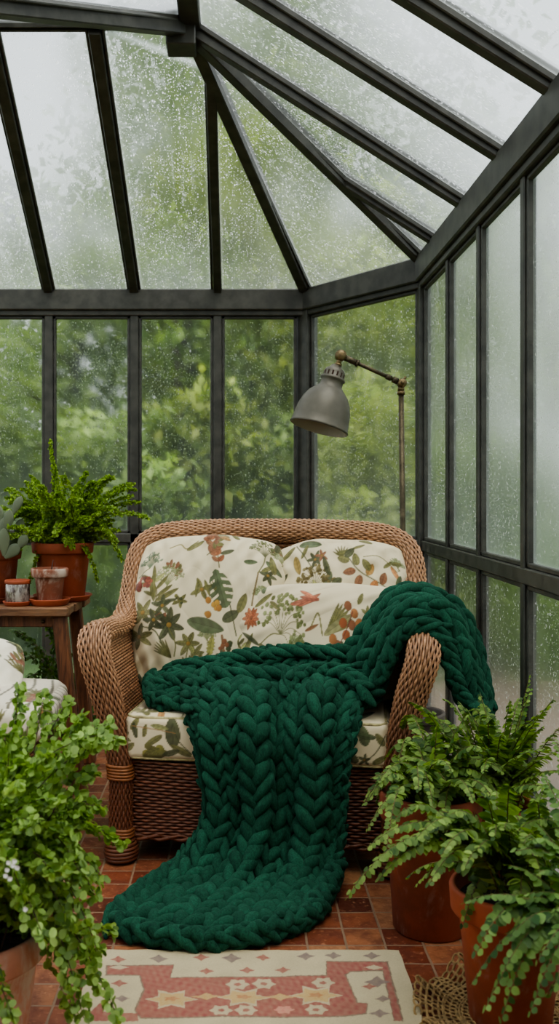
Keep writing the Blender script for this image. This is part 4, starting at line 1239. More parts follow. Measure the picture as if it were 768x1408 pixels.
for k in range(14):
    a = 2 * PI * k / 14; dd = np.cos(a) * u1 + np.sin(a) * u2
    bar(g, S0 + axd * .027 + dd * .0425, S0 + axd * .046 + dd * .0425, .007, .005, dd, .001)
g.build('vent_slots', M['core'], sho, smooth=False)
g = Geo(); lathe(g, [(0, .098), (.020, .098), (.020, .13), (.030, .16), (.036, .19), (.028, .22), (0, .23)], S0, axd, 20)
g.build('bulb', mat_simple('frosted_bulb', (.8, .78, .72), .3), LP)

# ================================================================== POTS
def pot(name, loc, h, rt, rb, mat, rim_h=.22, rim_o=.012, parent=None, soil=True, tilt=None, wall=.010):
    g = Geo(); x, y, z = loc
    rh = h * rim_h; rr = rt - rim_o; rm = rb + (rr - rb) * (1 - rim_h)
    pr = [(0, .0), (rb - .006, .0), (rb, .005), (rm, h - rh - .003), (rm + .002, h - rh), (rt - .003, h - rh + .001), (rt, h - rh + .006), (rt + .003, h - .006), (rt, h), (rt - wall + .002, h), (rt - wall, h - .005), (rr - wall, h - .04), (rr - wall - .004, h - .06), (0, h - .06)]
    lathe(g, pr, loc, n=48)
    o = g.build(name, mat, parent)
    if soil:
        s = Geo(); rr_ = rt - wall - .001
        r = np.linspace(0, rr_, 10); zz = h - .028 + .006 * np.cos(r / rr_ * 2)
        lathe(s, np.stack([r, zz], 1)[::-1], loc, n=36)
        s.build('soil', M['soil'], o)
    return o
def saucer(name, loc, r, h, mat, label, cat='saucer'):
    g = Geo()
    lathe(g, [(0, 0), (r * .82, 0), (r * .86, .003), (r, h - .003), (r, h), (r - .006, h), (r * .82, .006), (0, .006)], loc, n=44)
    o = g.build(name, mat)
    return tag(o, label, cat)

# ================================================================== TABLE (left)
TZ = .705
TB = empty('side_table', (-1.10, 4.0, 0), 'small weathered wooden table by the back windows holding pots', 'table')
g = Geo()
pl = [(3.765, 3.915), (3.918, 4.07), (4.073, 4.225)]
for k, (y0, y1) in enumerate(pl):
    box(g, (-1.115 + .004 * k, (y0 + y1) / 2, TZ - .0175), (.96 + .01 * k, y1 - y0, .035), None, .005)
g.build('tabletop', M['wood'], TB, smooth=False)
g = Geo()
box(g, (-1.10, 3.815, TZ - .056), (.82, .024, .044), None, .003); box(g, (-1.10, 4.175, TZ - .056), (.82, .024, .044), None, .003)
for x in (-1.50, -.70): box(g, (x, 4.0, TZ - .056), (.024, .36, .044), None, .003)
g.build('apron', M['legwood'], TB, smooth=False)
for x0, y0, dx, dy in ((-.675, 3.815, .075, -.02), (-.675, 4.18, .06, .02), (-1.525, 3.815, -.06, -.02), (-1.525, 4.18, -.06, .02)):
    g = Geo(); p0 = np.array([x0, y0, TZ - .036]); p1 = np.array([x0 + dx, y0 + dy, 0])
    bar(g, p0, p1, .052, .052, (0, 1, 0), .006); g.build('leg', M['legwood'], TB, smooth=False)
g = Geo(); lathe(g, [(0, -.003), (.006, -.003), (.008, 0), (0, .002)], (-.735, 3.80, TZ - .056), (0, -1, 0), 12); g.build('bolt', M['bronze'], TB)

# big fern pot, its saucer, small pot, jar, saucers, succulent
saucer('plant_saucer', (-.70, 4.03, TZ), .118, .024, M['terra'], 'wide terracotta saucer beneath the big fern pot on the table')
saucer('plant_saucer', (-.722, 3.865, TZ), .080, .026, M['terra'], 'terracotta saucer beneath the small chalky empty pot')
saucer('plant_saucer', (-.842, 3.845, TZ), .056, .018, M['terra'], 'smallest terracotta saucer, beneath the glass candle jar')
saucer('plant_saucer', (-.955, 3.97, TZ), .085, .022, M['terra_dark'], 'terracotta saucer beneath the succulent pot at the table edge')
sp = empty('terracotta_pot', (-.722, 3.865, TZ + .0085), 'small chalky weathered terracotta pot with a dry twig on the table', 'pot')
pb = pot('pot_body', (-.722, 3.865, TZ + .0085), .134, .070, .046, M['terra_old'], .26, .010, sp)
g = Geo(); tube(g, [np.array([-.715, 3.86, TZ + .10]), np.array([-.712, 3.86, TZ + .15]), np.array([-.708, 3.862, TZ + .175])], [.003, .0025, .0015], 6); g.build('twig', M['darkstem'], sp)
JR = empty('candle_jar', (-.842, 3.845, TZ + .0065), 'small silvered glass candle jar with a clay rim on the table', 'jar')
def mk_jar():
    m, nt, out = newmat('mercury_glass')
    co = texco(nt); mp = nd(nt, 'ShaderNodeMapping'); mp.inputs['Scale'].default_value = (1, 1, .35); nt.links.new(co, mp.inputs[0])
    f = noise(nt, mp.outputs[0], 60, 5, .7)
    b = mixc(nt, maprange(nt, f, .38, .62, 0, 1), lin(74, 56, 52), lin(190, 186, 178))
    principled(nt, out, b, .22, .35, bump(nt, f, .2, .002), **{'Coat Weight': .6}); return m
g = Geo(); z0 = TZ + .0065
lathe(g, [(0, 0), (.043, 0), (.047, .005), (.047, .078), (.044, .083), (.042, .084), (.042, .066), (0, .064)], (-.842, 3.845, z0), n=40); g.build('jar_glass', mk_jar(), JR)
g = Geo(); lathe(g, [(.0475, .078), (.0495, .080), (.0495, .090), (.047, .093), (.042, .091), (.041, .078)], (-.842, 3.845, z0), n=40); g.build('jar_rim', M['terra'], JR)
g = Geo(); lathe(g, [(.041, .068), (.02, .0685), (0, .0685)], (-.842, 3.845, z0), n=24); tube(g, [np.array([-.842, 3.845, z0 + .068]), np.array([-.841, 3.845, z0 + .08])], .0012, 5)
g.build('candle', mat_simple('wax', (.7, .64, .5), .5), JR)

# ================================================================== FERNS
def leaf_tpl(shape='oval', droop=.15, cup=.10):
    xs = np.array([0, .18, .42, .68, .88, 1.0])
    w = {'oval': [.12, .72, 1.0, .86, .48, .02], 'lance': [.55, 1.0, .9, .66, .36, .02], 'round': [.10, .86, 1.0, .98, .66, .05], 'heart': [.5, 1.0, .92, .66, .32, .02]}[shape]
    V = []
    for x, ww in zip(xs, w):
        for s_ in (-1, 0, 1): V.append((x, s_ * ww * .5, -droop * x * x + cup * abs(s_) * ww * .5))
    return np.array(V), gridq(6, 3)
def put_leaves(g, P, D, Nn, L, W, tpl, C, q):
    n = len(P); V0, Q0 = tpl
    D = nrm(D); Nn = nrm(Nn - D * np.sum(D * Nn, -1, keepdims=True)); S = np.cross(Nn, D)
    L = np.broadcast_to(L, (n,)); W = np.broadcast_to(W, (n,))
    V = P[:, None] + (V0[None, :, 0] * L[:, None])[..., None] * D[:, None] + (V0[None, :, 1] * W[:, None])[..., None] * S[:, None] + (V0[None, :, 2] * L[:, None])[..., None] * Nn[:, None]
    m = len(V0); Q = (Q0[None] + (np.arange(n) * m)[:, None, None]).reshape(-1, 4)
    vein = 1 - .10 * (np.abs(V0[:, 1]) < .01)
    g.add(V.reshape(-1, 3), Q, None, (C[:, None] * vein[None, :, None]).reshape(-1, 3))

def frond(gl, gs, base, tip, lift, L, W, gap, tpl, cols, q, start=.12, twist=0.0, taper=.8, ang=70, sub=0, stem_r=.0018, jit=.22, droop=.25, xlim=None, zmin=None):
    """one arching frond: rachis with paired leaflets (sub>0: each pair is a short side stem with leaflets)"""
    base = np.asarray(base, float); tip = np.asarray(tip, float)
    ctl = base * .45 + tip * .55 + np.array([0, 0, lift])
    ln = np.linalg.norm(ctl - base) + np.linalg.norm(tip - ctl)
    n = max(int(ln * (1 - start) / gap), 4)
    t = np.linspace(start, 1, n)
    def bz(t): t = t[:, None]; return base * (1 - t) ** 2 + 2 * ctl * t * (1 - t) + tip * t * t
    tt = np.linspace(0, 1, 14); path = bz(tt)
    if xlim is not None: path[:, 0] = np.minimum(path[:, 0], xlim)
    tube(gs, path, np.linspace(stem_r, stem_r * .4, 14), 5, cap=False)
    P = bz(t); T = nrm(np.gradient(P, axis=0))
    S = nrm(np.cross(T, np.array([0, 0, 1.0]) + 1e-3)); U = nrm(np.cross(S, T))
    ca, sa = math.cos(twist), math.sin(twist); S, U = S * ca + U * sa, U * ca - S * sa
    prof = np.clip(np.minimum((t - start + .10) / .25, 1), .3, 1) * (1 - taper * np.clip((t - .35) / .65, 0, 1) ** 1.4)
    c0, c1 = cols
    for sd in (-1, 1):
        a = math.radians(ang)
        D = S * sd * math.sin(a) + T * math.cos(a) - U * droop
        if sub == 0:
            Pp = P + (T * gap * .25 * sd)
            Dj = nrm(D + q.normal(0, jit, D.shape)); Nj = U + q.normal(0, jit, U.shape)
            m = q.random(n)[:, None]; C = (c0 * (1 - m) + c1 * m) * q.uniform(.8, 1.18, n)[:, None]
            if xlim is not None: Pp = Pp.copy(); Pp[:, 0] = np.minimum(Pp[:, 0], xlim)
            put_leaves(gl, Pp, Dj, Nj, L * prof * q.uniform(.85, 1.15, n), W * (0.5 + .5 * prof) * q.uniform(.85, 1.15, n), tpl, C, q)
        else:
            for j in range(1, sub + 1):
                f = j / sub
                sl = L * prof * sub * .72
                Pp = P + nrm(D) * (sl * f)[:, None] - U * (sl * f * f * droop)[:, None] + q.normal(0, L * .22, P.shape)
                for s2 in (-1, 1):
                    Dj = nrm(D * .6 + T * s2 * .9 + q.normal(0, jit * 1.6, D.shape)); Nj = U + q.normal(0, jit * 2.0, U.shape)
                    m = np.clip(q.random(n) * .8 + .3 * f, 0, 1)[:, None]; C = (c0 * (1 - m) + c1 * m) * q.uniform(.75, 1.2, n)[:, None]
                    if xlim is not None: Pp = Pp.copy(); Pp[:, 0] = np.minimum(Pp[:, 0], xlim)
                    if zmin is not None: Pp[:, 2] = np.maximum(Pp[:, 2], zmin)
                    put_leaves(gl, Pp, Dj, Nj, L * q.uniform(.8, 1.2, n), W * q.uniform(.8, 1.2, n), tpl, C, q)

OVAL, LANCE, ROUND = leaf_tpl('oval'), leaf_tpl('lance', .2), leaf_tpl('round', .1, .14)
def rand_fronds(gl, gs, cen, n, rmin, rmax, zlo, zhi, lift, q, a0=0, a1=2 * PI, br=.04, **kw):
    for k in range(n):
        a = q.uniform(a0, a1); r = q.uniform(rmin, rmax)
        b = np.array([cen[0] + br * q.normal(), cen[1] + br * q.normal(), cen[2]])
        tip = np.array([cen[0] + r * math.cos(a), cen[1] + r * math.sin(a), cen[2] + q.uniform(zlo, zhi)])
        if 'xmax' in kw: pass
        frond(gl, gs, b, tip, q.uniform(*lift), q=q, twist=q.uniform(-.4, .4), **{k_: v for k_, v in kw.items() if k_ != 'xmax'})

# --- bushy button fern in the big pot on the table
q = np.random.default_rng(2)
pz = TZ + .0065; pc = np.array([-.70, 4.03, pz + .205])
PF = empty('potted_fern', (-.70, 4.03, pz), 'bushy bright green button fern in a terracotta pot on the wooden table', 'plant')
pot('pot', (-.70, 4.03, pz), .228, .122, .088, M['terra'], .19, .010, PF)
gl, gs = Geo(), Geo(); cols = (np.array(lin(66, 102, 32)), np.array(lin(160, 190, 76)))
kw = dict(L=.0100, W=.0090, gap=.0145, tpl=ROUND, cols=cols, sub=4, ang=68, stem_r=.0014, jit=.35, start=.18)
for px, py, Y, lf in ((70, 608, 4.0, .05), (75, 640, 4.0, .08), (118, 650, 3.98, .06), (148, 655, 4.0, .10), (185, 672, 4.02, .14), (203, 712, 4.0, .14), (168, 768, 3.97, .22), (152, 740, 3.95, .2), (44, 655, 4.05, .08),
                     (14, 690, 4.05, .14), (30, 672, 4.0, .1), (10, 720, 3.98, .18), (24, 760, 3.95, .22), (40, 800, 3.95, .26), (100, 752, 3.88, .16), (135, 798, 3.95, .24), (90, 700, 3.85, .12), (60, 700, 3.84, .12), (120, 720, 3.84, .14),
                     (190, 690, 4.05, .10), (105, 668, 4.1, .06), (130, 690, 3.9, .1), (75, 735, 3.82, .16), (50, 740, 3.84, .2), (158, 700, 3.92, .12)):
    tip = at(px, py, Y); b = pc + np.array([q.normal() * .035, q.normal() * .035, 0]); frond(gl, gs, b, tip, lf, q=q, twist=q.uniform(-.3, .3), **kw)
rand_fronds(gl, gs, pc, 66, .10, .30, .02, .30, (.02, .14), q, **kw)
gl.build('fronds', M['leaf'], PF); gs.build('stems', M['stem'], PF)

# --- grey succulent at the left edge
PS = empty('potted_succulent', (-.955, 3.97, TZ + .0065), 'grey-green paddle-leaved succulent in a terracotta pot at the left end of the table', 'plant')
pot('pot', (-.955, 3.97, TZ + .0065), .205, .098, .070, M['terra_dark'], .2, .009, PS)
g = Geo(); q = np.random.default_rng(8); c0 = np.array([-.945, 3.97, TZ + .19])
def paddle(g, b, d, L, W, th, C):
    d = nrm(np.asarray(d, float)); s_ = nrm(np.cross(d, (0.1, 1, 0.1))); n2 = np.cross(s_, d)
    V, Q = lobe_template(10, 12); x = (V[:, 0] + 1) / 2
    wv_ = np.interp(x, [0, .15, .4, .65, .85, 1], [.25, .5, .85, 1.0, .75, .1])
    a = np.tile(np.arange(12) / 12 * 2 * PI, 10)
    rr = wv_ * (np.abs(V[:, 1]) + np.abs(V[:, 2]) > 1e-6)
    P_ = np.asarray(b) + x[:, None] * L * d + (rr * np.cos(a) * W / 2)[:, None] * s_ + (rr * np.sin(a) * th / 2)[:, None] * n2
    g.add(P_, Q, None, C)
sc_ = np.array(lin(128, 138, 114))
chains = [((6, 762), (10, 730), (18, 705), (27, 684)), ((2, 764), (-4, 728), (-2, 698)), ((10, 764), (22, 738), (30, 716)), ((4, 764), (2, 735), (8, 712)), ((-6, 764), (-20, 735), (-26, 708)), ((8, 766), (26, 752), (36, 738)), ((-2, 764), (-12, 745), (-14, 720))]
for j, ch_ in enumerate(chains):
    pts = [at(px, py, 3.93 + .03 * ((j * 7) % 5 - 2)) for px, py in ch_]
    for k in range(len(pts) - 1):
        d = pts[k + 1] - pts[k]; L = np.linalg.norm(d)
        paddle(g, pts[k] - d * .08, d + q.normal(0, .006, 3), L * 1.2, .050 - .006 * k, .012, sc_ * q.uniform(.78, 1.15))
g.build('paddle_leaves', mat_leafy if False else M['leaf'], PS)

# --- dark climbing shrub behind the table
q = np.random.default_rng(14)
DV = empty('potted_vine', (-.80, 4.75, 0), 'dark small-leaved straggly vine on the floor behind the wooden table', 'plant')
pot('pot', (-.80, 4.75, 0), .20, .11, .08, M['terra_dark'], .2, .009, DV)
gl, gs = Geo(), Geo(); cols = (np.array(lin(30, 52, 22)), np.array(lin(78, 108, 48)))
for px, py in ((20, 868), (42, 880), (70, 862), (95, 900), (118, 930), (126, 960), (60, 915), (85, 950), (112, 990), (40, 930), (130, 1010), (75, 885), (25, 900), (100, 965), (120, 1000), (55, 960), (90, 1020), (128, 985), (110, 945), (122, 1030)):
    frond(gl, gs, np.array([-.80, 4.75, .17]) + q.normal(0, .03, 3) * np.array([1, 1, 0]), at(px, py, 4.65 + q.uniform(-.15, .15)), q.uniform(.03, .16), .022, .016, .03, OVAL, cols, q, sub=2, twist=q.uniform(-1, 1), stem_r=.003, jit=.4)
gl.build('leaves', M['leaf'], DV); gs.build('stems', M['darkstem'], DV)

# ================================================================== SECOND SEAT (left edge)
ST = empty('wicker_armchair', (-.98, 3.20, 0), 'second wicker chair mostly hidden behind the left foreground plant', 'chair')
g = Geo(); rows = np.arange(.05, .40, .012)
bp = resample(np.array([(-1.36, 3.42, 0), (-1.36, 3.2, 0), (-1.36, 2.99, 0), (-1.30, 2.97, 0), (-.98, 2.96, 0), (-.68, 2.97, 0), (-.62, 2.99, 0), (-.615, 3.2, 0), (-.62, 3.42, 0)]), .02)[0]
tn = nrm(np.gradient(bp, axis=0)); o2 = np.stack([tn[:, 1], -tn[:, 0], 0 * tn[:, 0]], 1)
Ps = np.stack([bp + np.array([0, 0, z]) for z in rows]); weave(g, Ps, np.broadcast_to(o2, Ps.shape), .0055, .0042, .0036, 71, 2)
g.build('skirt', M['wicker'], ST)
g = Geo(); gc = Ps - o2 * .002; g.add(gc.reshape(-1, 3), gridq(*gc.shape[:2])); box(g, (-.99, 3.19, .39), (.72, .42, .02), None, .004); g.build('seat_base', M['core'], ST)
g = Geo()
pa = np.array([(-1.40, 2.97, .10), (-1.40, 2.97, .40), (-1.42, 2.98, .58), (-1.42, 3.05, .64), (-1.42, 3.25, .64), (-1.40, 3.42, .72), (-1.38, 3.47, .9)])
pth, _ = resample(pa, .011); T2, N2, B2 = frames(pth, (0, -1, 0)); rg_ = (.04 * np.cos(ang))[:, None, None] * B2[None] + (.034 * np.sin(ang))[:, None, None] * N2[None]
weave(g, pth[None] + rg_, nrm(rg_), .0048, .0036, .003, 72, 2); g.build('arm', M['wicker'], ST)
for x in (-1.34, -.64):
    for y in (3.0, 3.40):
        g = Geo(); lathe(g, [(0, 0), (.03, 0), (.036, .03), (.03, .06), (0, .06)], (x, y, 0), n=16, C=W_LO); g.build('foot', M['wicker'], ST)
c = Canvas(0, 0, 200, 120, base=(214, 206, 186)); scatter(c, 5, 5, 195, 115, 22, 200, .9)
for k in range(12): c.stem([(20 + k * 15, 20), (26 + k * 15, 60), (18 + k * 15, 110)], 2.2, (92, 88, 70))
def paint2(q_, iw, sg):
    if iw == 2: return c.sample(100 + q_[..., 0] / .37 * 95, 60 - q_[..., 1] / .23 * 55)
    if iw == 1: return c.sample(100 + q_[..., 0] / .37 * 95, 60 - q_[..., 2] / .05 * 20)
    return c.sample(100 + q_[..., 1] / .23 * 95, 60 - q_[..., 2] / .05 * 20)
g = Geo(); softbox(g, (-.95, 3.20, .446), (.74, .44, .115), .035, paint2, .022, (160, 90, 40), 9)
sc2 = tag(g.build('chair_cushion', M['fabric']), 'floral seat cushion at the left edge above the leafy foreground plant', 'cushion')
c = Canvas(0, 0, 140, 110, base=(232, 226, 206)); scatter(c, 5, 5, 135, 105, 14, 230, .9); c.leaf(96, 50, 30, 14, 250, OL); c.leaf(112, 54, 26, 12, 240, OL); c.leaf(80, 36, 26, 12, 200, OL)
pillow('scatter_pillow', (-.955, 3.24, .553), (1, .08, -.14), (.0, .75, .75), .52, .34, .15, c, (5, 5, 135, 105), 43, 'pale floral pillow lying on the left-edge chair cushion', n=140)

# ================================================================== FOREGROUND PLANT, LEFT
q = np.random.default_rng(4)
LPc = np.array([-.555, 2.02, 0])
LF = empty('potted_maidenhair', LPc, 'overflowing round-leaved green plant in a pinkish pot, left foreground', 'plant')
pot('pot', LPc, .27, .172, .125, M['terra_pink'], .22, .012, LF)
gl, gs = Geo(), Geo(); cols = (np.array(lin(66, 102, 40)), np.array(lin(168, 198, 112)))
kw = dict(L=.0165, W=.0140, gap=.025, tpl=ROUND, cols=cols, sub=3, ang=66, stem_r=.0018, jit=.4, start=.16)
b0 = LPc + np.array([0, 0, .24])
for px, py, Y, lf in ((145, 1010, 2.15, .12), (150, 995, 2.2, .16), (92, 965, 2.2, .1), (60, 960, 2.15, .08), (25, 950, 2.1, .06), (110, 985, 2.1, .1), (128, 1060, 2.05, .16), (166, 1160, 2.0, .24), (140, 1110, 2.05, .2), (130, 1230, 1.95, .3), (140, 1205, 2.0, .28),
                     (120, 1330, 1.95, .34), (135, 1310, 1.9, .36), (100, 1390, 1.9, .38), (160, 1395, 1.88, .40), (115, 1400, 1.85, .38), (95, 1270, 1.85, .28), (70, 1200, 1.8, .2), (40, 1130, 1.78, .16), (80, 1100, 1.85, .16), (20, 1080, 1.8, .12), (100, 1150, 1.85, .2), (60, 1040, 1.9, .12), (15, 1010, 1.95, .08), (110, 1200, 1.82, .24), (30, 1230, 1.75, .2), (60, 1290, 1.75, .26), (10, 1180, 1.72, .16)):
    frond(gl, gs, b0 + np.array([q.normal() * .05, q.normal() * .05, 0]), at(px, py, Y), lf, q=q, twist=q.uniform(-.6, .6), zmin=.03, **kw)
rand_fronds(gl, gs, b0, 72, .12, .34, -.02, .42, (.03, .2), q, br=.06, zmin=.05, **kw)
gl.build('leaves', M['leaf'], LF); gs.build('stems', M['darkstem'], LF)
g = Geo()
for px, py in ((12, 1186), (18, 1190), (10, 1196), (35, 1250), (20, 1184), (24, 1193), (8, 1204), (14, 1208)):
    p = at(px, py, 1.66)
    for k in range(5):
        a = 2 * PI * k / 5; put_leaves(g, p[None], np.array([[math.cos(a), -.5, math.sin(a)]]), np.array([[0, -1, .3]]), .0045, .0045, ROUND, np.ones((1, 3)), q)
g.build('blossoms', M['white_flower'], LF)

# ================================================================== RIGHT HAND POTS AND FERNS
GREENS = (np.array(lin(54, 88, 36)), np.array(lin(146, 174, 90)))
XL = .81
def plant(name, base, label, potspec, tips, rnd, seed, kw, cols=GREENS, lim=XL, xmin=.36):
    q = np.random.default_rng(seed)
    E = empty(name, base, label, 'plant')
    h, rt, rb, mt = potspec
    pot('pot', base, h, rt, rb, M[mt], .2, .012, E)
    gl, gs = Geo(), Geo(); b0 = np.array(base) + np.array([0, 0, h - .03])
    for px, py, Y, lf in tips:
        tp = at(px, py, Y); tp[0] = min(tp[0], lim - .01)
        frond(gl, gs, b0 + np.array([q.normal() * rt * .3, q.normal() * rt * .3, 0]), tp, lf, q=q, twist=q.uniform(-.35, .35), cols=cols, xlim=lim, **kw)
    for k in range(rnd[0]):
        a = q.uniform(0, 2 * PI); r = q.uniform(rnd[1], rnd[2])
        tp = b0 + np.array([r * math.cos(a), r * math.sin(a), q.uniform(rnd[3], rnd[4])]); tp[0] = min(max(tp[0], xmin + q.uniform(0, .1)), lim - .02)
        frond(gl, gs, b0 + np.array([q.normal() * rt * .3, q.normal() * rt * .3, 0]), tp, q.uniform(.03, .2), q=q, twist=q.uniform(-.4, .4), cols=cols, xlim=lim, **kw)
    gl.build('fronds', M['leaf'], E); gs.build('stems', M['stem'], E)
    return E
bost = dict(L=.030, W=.0155, gap=.0135, tpl=OVAL, ang=72, stem_r=.0022, jit=.16, start=.14, taper=.72)
plant('potted_fern', (.512, 2.62, 0), 'green fern in the taller terracotta pot beside the right arm of the loveseat', (.36, .132, .098, 'terra_dark'),
      ((500, 1105, 2.55, .14), (508, 1098, 2.5, .16), (505, 1140, 2.4, .18), (560, 1018, 2.7, .10), (580, 1020, 2.68, .06), (545, 1050, 2.6, .12), (600, 1000, 2.6, .05), (520, 1075, 2.5, .14), (640, 985, 2.6, .04), (660, 1030, 2.5, .1), (575, 1085, 2.35, .14), (620, 1060, 2.4, .12), (690, 1060, 2.5, .12), (530, 1180, 2.3, .2), (650, 1100, 2.35, .12)),
      (34, .10, .30, -.05, .13), 31, dict(bost, L=.030, W=.017))
plant('potted_fern', (.598, 2.17, 0), 'large sword fern arching from the front terracotta pot on the right', (.29, .128, .088, 'terra'),
      ((478, 1232, 2.0, .26), (522, 1208, 2.02, .20), (505, 1165, 2.1, .2), (590, 1215, 1.95, .18), (575, 1150, 2.0, .18), (620, 1120, 2.05, .14), (660, 1090, 2.1, .12), (700, 1080, 2.1, .1), (735, 1100, 2.05, .12), (610, 1170, 1.95, .16), (640, 1190, 1.9, .16), (680, 1150, 1.95, .14), (560, 1180, 2.05, .22), (720, 1160, 1.95, .14), (760, 1130, 2.05, .12), (540, 1130, 2.15, .2)),
      (22, .12, .28, -.06, .24), 32, dict(bost, L=.035, W=.019))
plant('potted_fern', (.700, 2.72, 0), 'tall upright fern against the right-hand misted windows', (.30, .115, .085, 'terra_dark'),
      ((735, 932, 2.72, .0), (728, 950, 2.7, .03), (700, 965, 2.65, .05), (612, 962, 2.75, .12), (640, 975, 2.8, .1), (760, 985, 2.65, .03), (660, 955, 2.75, .06), (755, 1000, 2.6, .05), (620, 1000, 2.7, .12), (765, 1040, 2.6, .06), (690, 1010, 2.5, .1), (730, 1030, 2.45, .08), (600, 1030, 2.6, .14), (745, 1065, 2.4, .1), (665, 1060, 2.45, .14), (760, 962, 2.45, .05), (770, 1000, 2.4, .05), (755, 1030, 2.35, .08), (772, 1060, 2.3, .06), (745, 1000, 2.5, .05), (775, 1030, 2.3, .05), (770, 1090, 2.2, .08)),
      (52, .06, .24, .00, .31), 33, dict(bost, L=.030, W=.016))
plant('potted_fern', (.735, 1.80, 0), 'broad-leafleted fern spilling in at the lower right corner', (.25, .12, .09, 'terra'),
      ((640, 1240, 1.8, .16), (655, 1310, 1.75, .24), (650, 1350, 1.75, .3), (690, 1400, 1.7, .34), (668, 1385, 1.72, .32), (730, 1390, 1.65, .3), (700, 1290, 1.72, .2), (720, 1230, 1.75, .14), (745, 1170, 1.8, .1), (765, 1140, 1.85, .06), (700, 1190, 1.85, .1), (740, 1320, 1.65, .22), (765, 1250, 1.7, .14), (680, 1260, 1.78, .18), (760, 1360, 1.62, .24), (690, 1340, 1.7, .24), (764, 1020, 2.2, .08), (748, 1070, 2.1, .1), (770, 1100, 2.0, .08), (770, 1060, 2.1, .06), (715, 1150, 1.9, .12), (740, 1200, 1.75, .14)),
      (40, .08, .27, -.06, .30), 34, dict(bost, L=.036, W=.021, gap=.0175), (np.array(lin(46, 82, 36)), np.array(lin(130, 164, 90))))
# empty plastic and clay pots behind the arm
pot('plastic_pot', (.745, 3.62, 0), .235, .135, .10, M['greypot'], .12, .006, None, False)
tag(bpy.context.scene.objects['plastic_pot'], 'pale grey plastic pot on the floor behind the right arm', 'pot')
o = pot('plastic_pot', (.70, 3.92, 0), .28, .12, .09, M['greypot_dark'], .12, .006, None, False); tag(o, 'dark grey plastic pot standing behind the pale grey one', 'pot')
o = pot('clay_pot', (.655, 3.36, 0), .175, .10, .075, M['darkpot'], .2, .008, None, False); tag(o, 'small dark clay pot in front of the grey plastic pot', 'pot')

# ================================================================== CROCHET MAT under the front pot
g = Geo(); q = np.random.default_rng(19); cx, cy = .598, 2.17
def loopring(R, n, r, zf_):
    for k in range(n):
        a0 = 2 * PI * k / n; t = np.linspace(0, 2 * PI, 13)
        rr = R + r * np.cos(t); aa = a0 + (r * 1.05 * np.sin(t)) / R
        z = np.maximum(zf_(rr, aa), .0035)
        tube(g, np.stack([cx + rr * np.cos(aa), cy + rr * np.sin(aa), z], 1), .0028, 5, np.array([1, 1, 1.]) , cap=False)
def zr(r, a): return .004 + np.clip(r - .13, 0, 1) * (.22 + .28 * np.sin(a * 7 + 1) + .13 * np.sin(a * 17)) * 1.0
for j, R_ in enumerate((.096, .109, .122, .135, .148, .161, .174, .187, .200)): loopring(R_, int(2 * PI * R_ / .0150), .0078, zr)
for R_ in (.109, .145, .181): 
    a = np.linspace(0, 2 * PI, 121); z = np.maximum(zr(np.full(121, R_), a), .003); tube(g, np.stack([cx + R_ * np.cos(a), cy + R_ * np.sin(a), z], 1), .0032, 5, cap=False)
mat_ = g.build('crochet_mat', M['crochet']); tag(mat_, 'ruffled beige crochet lace mat around the foot of the front pot', 'mat')
# ================================================================== OUTSIDE
def mk_lawn():
    m, nt, out = newmat('wet_lawn'); co = geopos(nt)
    f = noise(nt, co, 1.2, 5); h = noise(nt, co, 40, 4)
    b = mixc(nt, maprange(nt, f, .35, .65, 0, 1), lin(52, 82, 34), lin(96, 128, 58))
    principled(nt, out, b, .9, 0, bump(nt, h, .8, .03)); return m
g = Geo(); g.add([(-40, -15, -.08), (40, -15, -.08), (40, 60, -.08), (-40, 60, -.08)], [[0, 1, 2, 3]])
struct(g.build('ground', mk_lawn(), smooth=False))
g = Geo(); box(g, (1.75, 2.4, -.05), (1.5, 7.5, .05), None, .01)
struct(g.build('path', mat_simple('wet_paving', lin(118, 102, 90), .45, 0, 3, .35, 20, .4, .01), smooth=False))

